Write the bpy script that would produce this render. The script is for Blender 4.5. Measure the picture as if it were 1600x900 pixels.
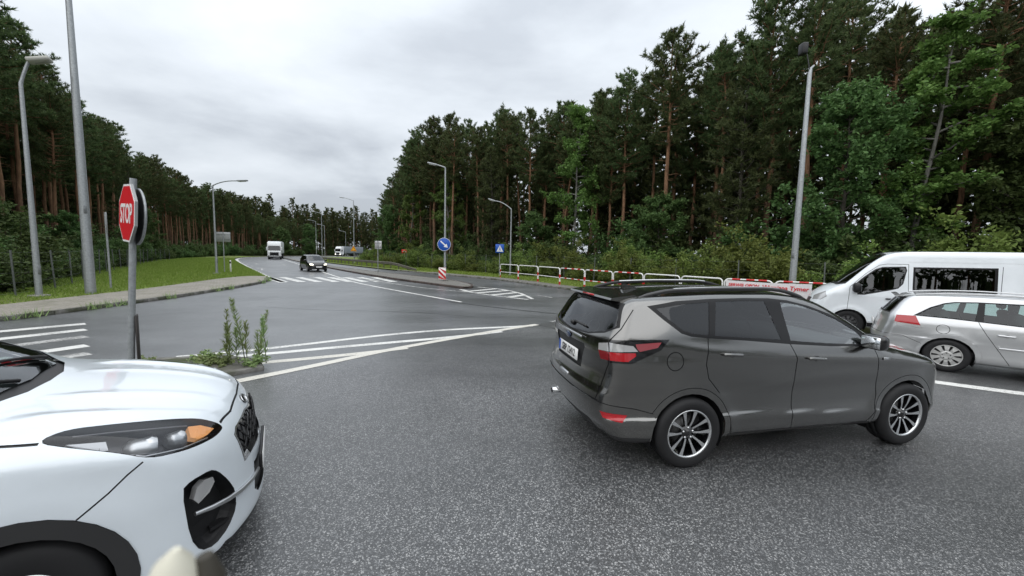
import bpy, bmesh, math, random
import numpy as np
from mathutils import Vector, Matrix, Euler

for o in list(bpy.data.objects):
    bpy.data.objects.remove(o, do_unlink=True)
SC = bpy.context.scene
COL = SC.collection
R = math.radians
PI = math.pi

# ------------------------------------------------------------------ camera
CAM_H, PITCH, ROLL = 2.018, 0.087, 0.020
cd = bpy.data.cameras.new('camera')
cam = bpy.data.objects.new('camera', cd)
COL.objects.link(cam)
cd.sensor_width = 36.0
cd.lens = 600.0 / 1600.0 * 36.0
cd.clip_start, cd.clip_end = 0.02, 3000.0
cam.location = (0, 0, CAM_H)
_fw = Vector((0, math.cos(PITCH), -math.sin(PITCH)))
_up = Vector((0, math.sin(PITCH), math.cos(PITCH)))
_rt = Vector((1, 0, 0))
_r = math.cos(ROLL) * _rt + math.sin(ROLL) * _up
_u = -math.sin(ROLL) * _rt + math.cos(ROLL) * _up
cam.rotation_euler = Matrix((_r, _u, -_fw)).transposed().to_euler()
cd.dof.use_dof = True
cd.dof.focus_distance = 7.0
cd.dof.aperture_fstop = 13.5 / 1.7
SC.camera = cam

# ------------------------------------------------------------------ overcast sky
SUN_EL, SUN_AZ = R(58), R(205)          # azimuth measured clockwise from +Y
w = bpy.data.worlds.new('World'); SC.world = w; w.use_nodes = True
nt = w.node_tree; nt.nodes.clear()
def wn(t, **k):
    n = nt.nodes.new(t)
    for a, b in k.items(): setattr(n, a, b)
    return n
L = nt.links.new
out = wn('ShaderNodeOutputWorld'); bg = wn('ShaderNodeBackground')
sky = wn('ShaderNodeTexSky', sky_type='NISHITA')
sky.sun_disc = False; sky.sun_elevation = SUN_EL; sky.sun_rotation = SUN_AZ
sky.dust_density = 3.0
geo = wn('ShaderNodeTexCoord'); sep = wn('ShaderNodeSeparateXYZ'); L(geo.outputs['Generated'], sep.inputs[0])
zz = wn('ShaderNodeMath', operation='MAXIMUM'); L(sep.outputs[2], zz.inputs[0]); zz.inputs[1].default_value = 0.0
den = wn('ShaderNodeMath', operation='ADD'); L(zz.outputs[0], den.inputs[0]); den.inputs[1].default_value = 0.22
dv = wn('ShaderNodeVectorMath', operation='DIVIDE'); L(geo.outputs['Generated'], dv.inputs[0])
cb = wn('ShaderNodeCombineXYZ'); [L(den.outputs[0], cb.inputs[i]) for i in range(3)]; L(cb.outputs[0], dv.inputs[1])
mp = wn('ShaderNodeMapping'); L(dv.outputs[0], mp.inputs[0]); mp.inputs['Scale'].default_value = (1.0, 1.25, 0.0)
mp.inputs['Rotation'].default_value = (0, 0, R(-18)); mp.inputs['Location'].default_value = (3.1, 0.55, 0)
n1 = wn('ShaderNodeTexNoise'); n1.inputs['Scale'].default_value = 0.8; n1.inputs['Detail'].default_value = 7
n1.inputs['Roughness'].default_value = 0.52; n1.inputs['Distortion'].default_value = 0.25
L(mp.outputs[0], n1.inputs['Vector'])
n2 = wn('ShaderNodeTexNoise'); n2.inputs['Scale'].default_value = 3.2; n2.inputs['Detail'].default_value = 6
n2.inputs['Roughness'].default_value = 0.55; L(mp.outputs[0], n2.inputs['Vector'])
mx = wn('ShaderNodeMath', operation='MULTIPLY_ADD'); L(n2.outputs[0], mx.inputs[0]); mx.inputs[1].default_value = 0.16
L(n1.outputs[0], mx.inputs[2])
cr = wn('ShaderNodeValToRGB'); L(mx.outputs[0], cr.inputs[0])
e = cr.color_ramp.elements
e[0].position = 0.44; e[0].color = (0.365, 0.395, 0.435, 1)
e[1].position = 0.72; e[1].color = (0.57, 0.605, 0.645, 1)
m_ = cr.color_ramp.elements.new(0.57); m_.color = (0.475, 0.51, 0.55, 1)
# overcast luminance gradient: the zenith of a cloud deck is brighter than its rim
gr = wn('ShaderNodeMath', operation='MULTIPLY_ADD'); L(zz.outputs[0], gr.inputs[0]); gr.inputs[1].default_value = 0.85; gr.inputs[2].default_value = 0.88
sc_ = wn('ShaderNodeVectorMath', operation='SCALE'); L(cr.outputs[0], sc_.inputs[0]); L(gr.outputs[0], sc_.inputs['Scale'])
ss = wn('ShaderNodeVectorMath', operation='SCALE'); L(sky.outputs[0], ss.inputs[0]); ss.inputs['Scale'].default_value = 0.06
mixc = wn('ShaderNodeMix', data_type='RGBA'); mixc.inputs[0].default_value = 0.93
L(ss.outputs[0], mixc.inputs[6]); L(sc_.outputs[0], mixc.inputs[7])
L(mixc.outputs[2], bg.inputs[0]); bg.inputs[1].default_value = 1.0
L(bg.outputs[0], out.inputs[0])

sl = bpy.data.lights.new('sun', 'SUN'); sun = bpy.data.objects.new('sun', sl); COL.objects.link(sun)
sl.energy = 1.5; sl.angle = R(115); sl.color = (1.0, 0.97, 0.93)
_sd = Vector((math.sin(SUN_AZ) * math.cos(SUN_EL), math.cos(SUN_AZ) * math.cos(SUN_EL), math.sin(SUN_EL)))
sun.rotation_euler = (-_sd).to_track_quat('-Z', 'Y').to_euler()
sun.location = (0, 0, 60)

SC.view_settings.view_transform = 'Standard'; SC.view_settings.look = 'None'
SC.view_settings.exposure = 0.62; SC.view_settings.gamma = 1.0; SC.view_settings.use_curve_mapping = False
SC.render.engine = 'CYCLES'
SC.cycles.max_bounces = 8; SC.cycles.transparent_max_bounces = 16
SC.cycles.use_denoising = True
SC.cycles.sample_clamp_indirect = 6.0

# ------------------------------------------------------------------ materials
MATS = {}
def M(name, base=(.5, .5, .5), rough=.5, metal=0., spec=.5, coat=0., coat_r=.05, trans=0., emit=None, estr=0., ior=1.45):
    m = bpy.data.materials.new(name); m.use_nodes = True
    b = m.node_tree.nodes['Principled BSDF']; i = b.inputs
    i['Base Color'].default_value = (*base, 1); i['Roughness'].default_value = rough; i['Metallic'].default_value = metal
    i['Specular IOR Level'].default_value = spec; i['Coat Weight'].default_value = coat; i['Coat Roughness'].default_value = coat_r
    i['Transmission Weight'].default_value = trans; i['IOR'].default_value = ior
    if emit: i['Emission Color'].default_value = (*emit, 1); i['Emission Strength'].default_value = estr
    MATS[name] = m
    return m
class NT:
    """small node-building helper on a material"""
    def __init__(s, m): s.m = m; s.t = m.node_tree; s.b = s.t.nodes['Principled BSDF']
    def n(s, t, **k):
        x = s.t.nodes.new(t)
        for a, b in k.items():
            if a in x.inputs.keys() if isinstance(a, str) else False: x.inputs[a].default_value = b
            else: setattr(x, a, b)
        return x
    def l(s, a, b): s.t.links.new(a, b)
    def coord(s, kind='Object', scale=None):
        c = s.n('ShaderNodeTexCoord')
        if scale is None: return c.outputs[kind]
        mp = s.n('ShaderNodeMapping'); mp.inputs['Scale'].default_value = scale if hasattr(scale, '__len__') else (scale,) * 3
        s.l(c.outputs[kind], mp.inputs[0]); return mp.outputs[0]
    def wpos(s): return s.n('ShaderNodeNewGeometry').outputs['Position']
    def noise(s, vec, scale, detail=4, rough=.55, dist=0.):
        x = s.n('ShaderNodeTexNoise'); x.inputs['Scale'].default_value = scale; x.inputs['Detail'].default_value = detail
        x.inputs['Roughness'].default_value = rough; x.inputs['Distortion'].default_value = dist
        s.l(vec, x.inputs['Vector']); return x.outputs['Fac']
    def ramp(s, fac, stops):
        x = s.n('ShaderNodeValToRGB'); s.l(fac, x.inputs[0]); el = x.color_ramp.elements
        while len(el) < len(stops): el.new(.5)
        for q, (p, c) in zip(el, stops):
            q.position = p; q.color = (*c, 1) if hasattr(c, '__len__') else (c, c, c, 1)
        return x.outputs[0]
    def mix(s, fac, a, b, mode='MIX'):
        x = s.n('ShaderNodeMix', data_type='RGBA', blend_type=mode)
        for k, v in ((0, fac), (6, a), (7, b)):
            if hasattr(v, 'links'): s.l(v, x.inputs[k])
            elif k == 0: x.inputs[0].default_value = v
            else: x.inputs[k].default_value = (*v, 1) if hasattr(v, '__len__') else (v, v, v, 1)
        return x.outputs[2]
    def math(s, op, a, b=None, c=None):
        x = s.n('ShaderNodeMath', operation=op)
        for k, v in enumerate((a, b, c)):
            if v is None: continue
            if hasattr(v, 'links'): s.l(v, x.inputs[k])
            else: x.inputs[k].default_value = v
        return x.outputs[0]
    def bump(s, h, strength=.3, dist=.01):
        x = s.n('ShaderNodeBump'); x.inputs['Strength'].default_value = strength; x.inputs['Distance'].default_value = dist
        s.l(h, x.inputs['Height']); s.l(x.outputs[0], s.b.inputs['Normal']); return x
    def base(s, c): s.l(c, s.b.inputs['Base Color'])
    def rough(s, c): s.l(c, s.b.inputs['Roughness'])

def glass(name, tint, refl=1.0, rough=0.0):
    """thin pane: tinted see-through plus a fresnel mirror"""
    m = bpy.data.materials.new(name); m.use_nodes = True; t = m.node_tree; t.nodes.clear()
    o = t.nodes.new('ShaderNodeOutputMaterial'); tr = t.nodes.new('ShaderNodeBsdfTransparent'); gl = t.nodes.new('ShaderNodeBsdfGlossy')
    fr = t.nodes.new('ShaderNodeFresnel'); fr.inputs[0].default_value = 1.52
    g = t.nodes.new('ShaderNodeNewGeometry')
    mu = t.nodes.new('ShaderNodeMath'); mu.operation = 'MULTIPLY_ADD'; mu.inputs[1].default_value = 1.15 * refl; mu.inputs[2].default_value = 0.0
    mxs = t.nodes.new('ShaderNodeMixShader')
    tr.inputs[0].default_value = (*tint, 1); gl.inputs[0].default_value = (.95, .97, 1, 1); gl.inputs[1].default_value = rough
    t.links.new(fr.outputs[0], mu.inputs[0]); t.links.new(mu.outputs[0], mxs.inputs[0])
    t.links.new(tr.outputs[0], mxs.inputs[1]); t.links.new(gl.outputs[0], mxs.inputs[2]); t.links.new(mxs.outputs[0], o.inputs[0])
    MATS[name] = m; return m

# ------------------------------------------------------------------ mesh helpers
def link(name, me, mat=None, parent=None):
    o = bpy.data.objects.new(name, me); COL.objects.link(o)
    if mat is not None and me is not None and not me.materials: me.materials.append(mat)
    if parent is not None: o.parent = parent
    return o
def empty(name, loc=(0, 0, 0), rz=0.):
    o = bpy.data.objects.new(name, None); COL.objects.link(o); o.location = loc; o.rotation_euler = (0, 0, rz)
    o.empty_display_size = .2
    return o
def tag(o, label=None, cat=None, group=None, kind=None):
    if label: o['label'] = label
    if cat: o['category'] = cat
    if group: o['group'] = group
    if kind: o['kind'] = kind
    return o
def me_np(name, v, f, mat=None, smooth=False):
    """mesh from arrays; f is (n,3) or (n,4)"""
    v = np.asarray(v, np.float32); f = np.asarray(f, np.int32); k = f.shape[1]
    me = bpy.data.meshes.new(name); me.vertices.add(len(v)); me.vertices.foreach_set('co', v.ravel())
    me.loops.add(f.size); me.loops.foreach_set('vertex_index', f.ravel())
    me.polygons.add(len(f)); me.polygons.foreach_set('loop_start', np.arange(0, f.size, k, dtype=np.int32))
    if smooth: me.polygons.foreach_set('use_smooth', np.ones(len(f), bool))
    me.update(calc_edges=True)
    if mat: me.materials.append(mat)
    return me
class MB:
    """collects boxes, tubes, prisms; .obj() makes ONE mesh object"""
    def __init__(s): s.v = []; s.f = []; s.sm = []
    def add(s, v, f, smooth=False):
        n = len(s.v); s.v += [tuple(p) for p in v]; s.f += [tuple(i + n for i in q) for q in f]; s.sm += [smooth] * len(f); return s
    def box(s, c, size, rot=None):
        x, y, z = (q / 2 for q in size); P = [Vector((a * x, b * y, d * z)) for a in (-1, 1) for b in (-1, 1) for d in (-1, 1)]
        if rot is not None: P = [rot @ p for p in P]
        P = [p + Vector(c) for p in P]
        return s.add(P, [(0, 1, 3, 2), (4, 6, 7, 5), (0, 4, 5, 1), (2, 3, 7, 6), (0, 2, 6, 4), (1, 5, 7, 3)])
    def rbox(s, c, size, r=.02, seg=2, rot=None):
        b = bmesh.new(); bmesh.ops.create_cube(b, size=1.0); bmesh.ops.scale(b, vec=size, verts=b.verts)
        r = min(r, min(size) * .49)
        bmesh.ops.bevel(b, geom=list(b.edges), offset=r, segments=seg, affect='EDGES', profile=.5)
        b.verts.index_update()
        P = [v.co.copy() for v in b.verts]
        if rot is not None: P = [rot @ p for p in P]
        P = [p + Vector(c) for p in P]
        F = [[v.index for v in q.verts] for q in b.faces]; b.free()
        return s.add(P, F, True)
    def tube(s, pts, rad, n=10, cap=True, closed=False):
        pts = [Vector(p) for p in pts]; m = len(pts)
        rads = [float(q) for q in rad] if hasattr(rad, '__len__') else [rad] * m
        V = []; up = None
        for i, p in enumerate(pts):
            a = pts[(i - 1) % m] if (i or closed) else p; b = pts[(i + 1) % m] if (i < m - 1 or closed) else p
            d = (b - a).normalized()
            if up is None:
                up = Vector((0, 0, 1)) if abs(d.z) < .9 else Vector((1, 0, 0))
            x = d.cross(up).normalized(); y = x.cross(d).normalized(); up = y
            for k in range(n):
                t = 2 * PI * k / n; V.append(p + rads[i] * (math.cos(t) * x + math.sin(t) * y))
        F = []
        for i in range(m if closed else m - 1):
            j = (i + 1) % m
            for k in range(n): F.append((i * n + k, i * n + (k + 1) % n, j * n + (k + 1) % n, j * n + k))
        s.add(V, F, True)
        if cap and not closed:
            s.add(V[:n], [tuple(range(n - 1, -1, -1))]); s.add(V[-n:], [tuple(range(n))])
        return s
    def lathe(s, prof, n=32, axis='y', c=(0, 0, 0), a0=0., a1=2 * PI):
        """prof: (r, h) pairs; spins about axis"""
        full = abs(a1 - a0 - 2 * PI) < 1e-6; m = n if full else n + 1; V = []
        for r, h in prof:
            for k in range(m):
                t = a0 + (a1 - a0) * k / n; q = (r * math.cos(t), r * math.sin(t))
                p = {'y': (q[0], h, q[1]), 'z': (q[0], q[1], h), 'x': (h, q[0], q[1])}[axis]
                V.append((p[0] + c[0], p[1] + c[1], p[2] + c[2]))
        F = []
        for i in range(len(prof) - 1):
            for k in range(n): 
                k2 = (k + 1) % m
                F.append((i * m + k, i * m + k2, (i + 1) * m + k2, (i + 1) * m + k))
        return s.add(V, F, True)
    def prism(s, poly, h0, h1, axis='z', mapf=None):
        """extrude a polygon (list of 2-tuples) between h0 and h1"""
        def P(a, b, h): 
            q = {'z': (a, b, h), 'y': (a, h, b), 'x': (h, a, b)}[axis]
            return mapf(q) if mapf else q
        n = len(poly); V = [P(a, b, h0) for a, b in poly] + [P(a, b, h1) for a, b in poly]
        F = [tuple(range(n - 1, -1, -1)), tuple(range(n, 2 * n))] + [(i, (i + 1) % n, n + (i + 1) % n, n + i) for i in range(n)]
        return s.add(V, F)
    def mesh(s, name, mat=None):
        me = bpy.data.meshes.new(name); me.from_pydata([tuple(p) for p in s.v], [], s.f); me.update()
        me.polygons.foreach_set('use_smooth', np.array(s.sm, bool))
        b = bmesh.new(); b.from_mesh(me); bmesh.ops.recalc_face_normals(b, faces=b.faces); b.to_mesh(me); b.free()
        if mat: me.materials.append(mat)
        return me
    def obj(s, name, mat, parent=None): return link(name, s.mesh(name, mat), None, parent)
def copy_tree(o, parent=None, loc=None, rz=None, scale=None):
    c = o.copy(); COL.objects.link(c)
    if parent is not None: c.parent = parent
    if loc is not None: c.location = loc
    if rz is not None: c.rotation_euler = (0, 0, rz)
    if scale is not None: c.scale = scale if hasattr(scale, '__len__') else (scale,) * 3
    for ch in list(o.children): copy_tree(ch, c)
    return c
def text_mesh(txt, size, depth=.0, font_shear=0., spacing=1.0, bold=0.):
    cu = bpy.data.curves.new('lettering', 'FONT'); cu.body = txt; cu.size = size; cu.align_x = 'CENTER'; cu.align_y = 'CENTER'
    cu.extrude = depth; cu.shear = font_shear; cu.space_character = spacing; cu.offset = bold; cu.resolution_u = 3
    o = bpy.data.objects.new('lettering', cu); COL.objects.link(o)
    bpy.context.view_layer.update()
    me = bpy.data.meshes.new_from_object(o.evaluated_get(bpy.context.evaluated_depsgraph_get()))
    bpy.data.objects.remove(o); bpy.data.curves.remove(cu)
    me.materials.clear()
    return me
def resample(pts, step):
    P = np.array(pts, float); d = np.r_[0, np.cumsum(np.linalg.norm(np.diff(P, axis=0), axis=1))]
    n = max(2, int(round(d[-1] / step)) + 1); t = np.linspace(0, d[-1], n)
    return np.stack([np.interp(t, d, P[:, k]) for k in range(P.shape[1])], 1)
def smooth_line(pts, step=.5, it=3):
    """Chaikin-smoothed, evenly resampled polyline"""
    P = np.array(pts, float)
    for _ in range(it):
        Q = np.empty((2 * len(P) - 2, P.shape[1])); Q[0::2] = .75 * P[:-1] + .25 * P[1:]; Q[1::2] = .25 * P[:-1] + .75 * P[1:]
        P = np.vstack([P[:1], Q, P[-1:]])
    return resample(P, step)
def tri_fill(poly, z):
    """triangulated flat sheet from a simple polygon"""
    from mathutils.geometry import tessellate_polygon
    V = [Vector((p[0], p[1], z)) for p in poly]
    return V, tessellate_polygon([V])

# ------------------------------------------------------------------ vehicle shells: an implicit body meshed on a grid and cut into panels
def pchip(xs, ys):
    xs = np.asarray(xs, float); ys = np.asarray(ys, float); h = np.diff(xs); d = np.diff(ys) / h; m = np.zeros(len(xs))
    for i in range(1, len(xs) - 1):
        if d[i - 1] * d[i] > 0:
            w1 = 2 * h[i] + h[i - 1]; w2 = h[i] + 2 * h[i - 1]; m[i] = (w1 + w2) / (w1 / d[i - 1] + w2 / d[i])
    m[0] = d[0]; m[-1] = d[-1]
    def f(x):
        x = np.asarray(x, float); xc = np.clip(x, xs[0], xs[-1]); i = np.clip(np.searchsorted(xs, xc) - 1, 0, len(xs) - 2)
        t = (xc - xs[i]) / h[i]; t2 = t * t; t3 = t2 * t
        y = (2 * t3 - 3 * t2 + 1) * ys[i] + (t3 - 2 * t2 + t) * h[i] * m[i] + (-2 * t3 + 3 * t2) * ys[i + 1] + (t3 - t2) * h[i] * m[i + 1]
        return y + np.where(x < xs[0], (x - xs[0]) * m[0], 0) + np.where(x > xs[-1], (x - xs[-1]) * m[-1], 0)
    return f
def smax(a, b, k):
    h = np.clip(.5 + .5 * (a - b) / k, 0, 1); return b + (a - b) * h + k * h * (1 - h)
def softp(x, k): return .5 * (x + np.sqrt(x * x + k * k))
class Body:
    def __init__(s, **k):
        s.__dict__.update(dict(crown=.06, wf=.22, wr=.0, xm=0., cf=.45, ef=2.4, cr=.2, er=2.4, tum=.40, kbelt=.05, ks=.10, kf=.12, kr=.10, kb=.06, zbot=.24, flare=.0, arches=(), creases=(), ridges=()))
        s.__dict__.update(k)
        for n in ('top', 'rear', 'front', 'plan', 'belt', 'sec'): s.__dict__[n] = pchip(*zip(*k[n]))
    def W(s, x, z):
        w_ = s.plan(x) * s.sec(z) - s.tum * softp(z - s.belt(x), s.kbelt)
        for (ax, az, ar, amp, wd) in s.arches:
            r = np.hypot(x - ax, (z - az)); w_ = w_ + amp * np.exp(-np.clip((r - ar) / wd, 0, 9) ** 2) * np.clip((z + .1) / .3, 0, 1)
        for (zc, amp, up, dn) in s.creases:
            d = z - zc(x); w_ = w_ + amp * np.where(d > 0, np.exp(-(d / up) ** 2), np.exp(-(d / dn) ** 2))
        return w_
    def T(s, x, y):
        ya = np.abs(y); xs = np.where(x > s.xm, x + s.wf * ya ** 2, x - s.wr * ya ** 2)
        t = s.top(xs) - s.crown * ya ** 2
        for (yc, amp, wd, x0, x1) in s.ridges:
            t = t + amp * np.exp(-((ya - yc(x)) / wd) ** 2) * np.clip((x - x0) / .15, 0, 1) * np.clip((x1 - x) / .2, 0, 1)
        return t
    def f(s, p):
        x, y, z = p[..., 0], p[..., 1], p[..., 2]; ya = np.abs(y)
        a = ya - s.W(x, z)
        e_ = .01; dT = (s.top(x + e_) - s.top(x - e_)) / (2 * e_)
        b = (z - s.T(x, y)) / np.sqrt(1 + np.minimum(dT * dT, 4))
        fr = x - (s.front(z) - s.cf * ya ** s.ef); rr = (s.rear(z) + s.cr * ya ** s.er) - x
        v = smax(a, b, s.ks); v = smax(v, fr, s.kf); v = smax(v, rr, s.kr)
        return smax(v, s.zbot - z, s.kb)
    def grad(s, p, e=2e-3):
        g = np.empty_like(p)
        for i in range(3):
            d = np.zeros(3); d[i] = e; g[..., i] = s.f(p + d) - s.f(p - d)
        return g / np.maximum(np.linalg.norm(g, axis=-1, keepdims=True), 1e-9)
    def project(s, p, a):
        lo = np.zeros(len(p)); hi = np.ones(len(p))           # lo at p (outside) .. hi at a (inside)
        for _ in range(34):
            m = .5 * (lo + hi); q = p + m[:, None] * (a - p); ins = s.f(q) < 0
            hi = np.where(ins, m, hi); lo = np.where(ins, lo, m)
        return p + hi[:, None] * (a - p)
    def raycast(s, O, D, t0=.3, t1=14, n=2500):
        t = np.linspace(t0, t1, n); q = O + t[:, None] * D; ins = s.f(q) < 0
        if not ins.any(): return None
        i = ins.argmax(); lo, hi = t[i - 1], t[i]
        for _ in range(30):
            m = .5 * (lo + hi)
            if s.f((O + m * D)[None])[0] < 0: hi = m
            else: lo = m
        return O + hi * D
SUV = Body(  # dark grey SUV; x from the rear axle
    top=[(-1.2, 1.46), (-.62, 1.60), (-.45, 1.635), (0., 1.668), (.6, 1.685), (1.1, 1.685), (1.45, 1.655), (1.72, 1.602), (2.1, 1.428), (2.4, 1.248), (2.53, 1.165), (2.8, 1.095), (3.1, 1.03), (3.35, .955), (3.5, .86), (3.7, .6)],
    rear=[(.2, -.74), (.32, -.84), (.48, -.945), (.62, -.965), (.72, -.955), (.80, -.925), (.95, -.905), (1.1, -.915), (1.22, -.895), (1.32, -.835), (1.5, -.725), (1.62, -.64), (1.75, -.50)],
    front=[(.15, 3.25), (.3, 3.48), (.5, 3.555), (.75, 3.56), (.9, 3.50), (1.0, 3.40), (1.2, 3.1)],
    plan=[(-1.0, .80), (-.6, .880), (-.2, .912), (.5, .915), (2.2, .915), (2.8, .908), (3.2, .87), (3.6, .75)],
    belt=[(-.8, 1.30), (-.3, 1.31), (.2, 1.28), (1.1, 1.19), (2.0, 1.12), (3.6, 1.02)],
    sec=[(.15, .90), (.28, .945), (.36, .972), (.44, .975), (.56, .962), (.70, .968), (.85, .99), (1.0, 1.0), (1.12, .985), (1.25, .962), (1.5, .945), (1.8, .94)],
    tum=.46, kbelt=.06, ks=.09, xm=.9, wf=.26, cf=.50, ef=2.6, cr=.20, er=2.6, crown=.05, zbot=.25,
    arches=[(0, .346, .44, .012, .09), (2.69, .346, .44, .012, .09)],
    creases=[(pchip([-.4, -.2, .27, 1.15, 2.24, 3.0], [1.22, 1.20, 1.12, 1.065, .985, .93]), .011, .07, .055), (pchip([-1, .5, 2.3, 3.5], [.50, .50, .43, .43]), .012, .012, .07),
             (pchip([-1, .3, 1.2, 2.2, 3.5], [.60, .68, .80, .88, .9]), .004, .05, .09)],
    ridges=[(pchip([2.3, 3.4], [.62, .45]), .012, .05, 2.35, 3.4)])
CROSS = Body(  # white SUV nose; x from the front axle
    top=[(-3.4, 1.35), (-3.0, 1.60), (-2.4, 1.66), (-1.5, 1.665), (-1.1, 1.62), (-.8, 1.50), (-.35, 1.27), (-.2, 1.19), (-.1, 1.165), (.2, 1.125), (.5, 1.06), (.7, .985), (.82, .90), (.95, .7)],
    rear=[(.2, -3.2), (.4, -3.5), (.7, -3.55), (1.0, -3.48), (1.3, -3.35), (1.65, -3.05)],
    front=[(.05, .84), (.14, .915), (.24, .945), (.35, .94), (.52, .93), (.70, .915), (.82, .90), (.92, .865), (1.0, .80), (1.1, .65)],
    plan=[(-3.5, .78), (-2.9, .90), (-1.0, .925), (0., .928), (.35, .905), (.65, .85), (1.0, .74)],
    belt=[(-3.4, 1.2), (-.3, 1.10), (.0, 1.06), (.5, .98), (1., .9)],
    sec=[(.1, .96), (.3, .98), (.5, .99), (.7, 1.0), (.9, 1.0), (1.0, .985), (1.1, .955), (1.5, .93)],
    tum=.45, kbelt=.07, ks=.10, kf=.10, xm=-1.6, wf=.20, cf=.42, ef=2.3, cr=.2, crown=.058, zbot=.145, kb=.03,
    arches=[(0, .35, .45, .012, .10), (-2.67, .35, .45, .012, .10)],
    creases=[(pchip([-3, 0, .8], [.98, 1.0, .93]), .008, .03, .06)],
    ridges=[(pchip([-.1, .5, .85], [.60, .54, .42]), .016, .06, -.15, .85), (pchip([-.1, .85], [.30, .22]), .008, .05, -.1, .8)])
ESTATE = Body(  # silver estate; x from the rear axle
    top=[(-1.1, 1.25), (-.66, 1.405), (-.45, 1.445), (0, 1.48), (.6, 1.495), (1.2, 1.485), (1.6, 1.42), (2.0, 1.27), (2.35, 1.09), (2.5, 1.03), (3.0, .96), (3.4, .86), (3.65, .7), (3.8, .5)],
    rear=[(.2, -.90), (.35, -1.0), (.55, -1.03), (.7, -1.0), (.85, -.96), (.98, -.93), (1.15, -.82), (1.35, -.68), (1.5, -.55)],
    front=[(.15, 3.55), (.3, 3.72), (.5, 3.78), (.65, 3.75), (.8, 3.62), (1.0, 3.3)],
    plan=[(-1.1, .74), (-.7, .86), (-.2, .895), (.6, .90), (2.4, .90), (3.0, .88), (3.5, .80), (3.8, .66)],
    belt=[(-1, 1.02), (0., .99), (2.2, .91), (3.6, .8)],
    sec=[(.15, .90), (.3, .955), (.45, .975), (.6, .985), (.75, .998), (.88, .99), (1.0, .965), (1.3, .95)],
    tum=.47, kbelt=.05, ks=.09, xm=.9, wf=.24, cf=.48, ef=2.5, cr=.26, er=2.4, crown=.05, zbot=.21,
    arches=[(0, .316, .39, .016, .07), (2.83, .316, .39, .016, .07)],
    creases=[(pchip([-1, 3.5], [.62, .52]), .006, .02, .04)])
VAN = Body(  # white van; x forward, nose near x=0
    top=[(-5.6, 2.26), (-5.4, 2.30), (-3., 2.315), (-2.0, 2.31), (-1.7, 2.285), (-1.5, 2.22), (-1.32, 2.10), (-1.0, 1.78), (-.72, 1.48), (-.62, 1.39), (-.45, 1.31), (-.25, 1.20), (-.1, 1.08), (.02, .85)],
    rear=[(.2, -5.45), (.5, -5.55), (1.0, -5.55), (2.3, -5.45)],
    front=[(.15, -.14), (.3, -.03), (.5, 0.0), (.75, -.01), (.9, -.05), (1.05, -.12), (1.2, -.24), (1.5, -.5)],
    plan=[(-5.6, .98), (-5.2, 1.02), (-1.2, 1.03), (-.8, 1.02), (-.4, .97), (.05, .84)],
    belt=[(-5.6, 1.28), (-1.6, 1.26), (-.7, 1.20), (0, 1.05)],
    sec=[(.15, .95), (.4, .99), (.8, 1.0), (1.1, 1.0), (1.25, .985), (2.0, .965), (2.4, .95)],
    tum=.10, kbelt=.05, ks=.12, kf=.14, xm=-3, wf=.16, cf=.28, ef=2.3, cr=.05, er=3, crown=.03, zbot=.28, kb=.05,
    arches=[(-.92, .34, .42, .015, .06), (-4.2, .34, .42, .015, .06)])
MPV = Body(  # small black people carrier; x from the front axle
    top=[(-3.3, 1.3), (-3.0, 1.52), (-2.2, 1.60), (-1.4, 1.60), (-1.0, 1.54), (-.5, 1.30), (-.05, 1.06), (.1, 1.0), (.5, .92), (.72, .82), (.88, .6)],
    rear=[(.2, -3.2), (.4, -3.38), (.7, -3.42), (1.0, -3.36), (1.6, -3.0)],
    front=[(.15, .70), (.3, .84), (.5, .88), (.7, .85), (.85, .74), (1.0, .5)],
    plan=[(-3.4, .74), (-2.8, .86), (-1, .885), (0, .88), (.4, .84), (.9, .66)],
    belt=[(-3.4, 1.1), (0, .98), (.9, .85)], sec=[(.15, .92), (.4, .98), (.7, 1.0), (.9, .985), (1.1, .955), (1.6, .94)],
    tum=.42, ks=.10, xm=-1.5, wf=.25, cf=.5, ef=2.5, cr=.2, crown=.05, zbot=.22,
    arches=[(0, .31, .38, .01, .08), (-2.65, .31, .38, .01, .08)])
POSE = dict(SUV=(1.533, 4.411, .211), CROSS=(-2.75, 2.42, .55), ESTATE=(8.675, 7.676, -.72), VAN=(9.01, 11.75, PI - .6))
def circ(c, r, n=30, a0=0., a1=2 * PI): return [(c[0] + r * math.cos(a0 + (a1 - a0) * i / n), c[1] + r * math.sin(a0 + (a1 - a0) * i / n)) for i in range(n)]
def stroke(pts, wd):
    """thin quads following a polyline"""
    out = []
    for a, b in zip(pts[:-1], pts[1:]):
        a = np.array(a, float); b = np.array(b, float); d = b - a; d /= np.linalg.norm(d); n = np.array((-d[1], d[0])) * wd / 2; d = d * wd * .35
        out.append([tuple(q) for q in (a - d + n, b + d + n, b + d - n, a - d - n)])
    return out
def chaikin3(L_, it):
    P = np.array(L_, float)
    for _ in range(it):
        Q = np.roll(P, -1, 0); P = np.stack([.78 * P + .22 * Q, .22 * P + .78 * Q], 1).reshape(-1, P.shape[1])
    return [tuple(p) for p in P]
VIEWS = {'side': ((1, 0, 0), (0, 0, 1)), 'rear': ((0, 1, 0), (0, 0, 1)), 'top': ((1, 0, 0), (0, 1, 0))}
def basis(d):
    d = Vector(d).normalized(); a = Vector((0, 0, 1)).cross(d).normalized(); b = d.cross(a); return tuple(a), tuple(b)
def in_poly(x, y, poly):
    c = False; j = len(poly) - 1
    for i in range(len(poly)):
        xi, yi = poly[i]; xj, yj = poly[j]
        if (yi > y) != (yj > y) and x < (xj - xi) * (y - yi) / (yj - yi) + xi: c = not c
        j = i
    return c
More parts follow.
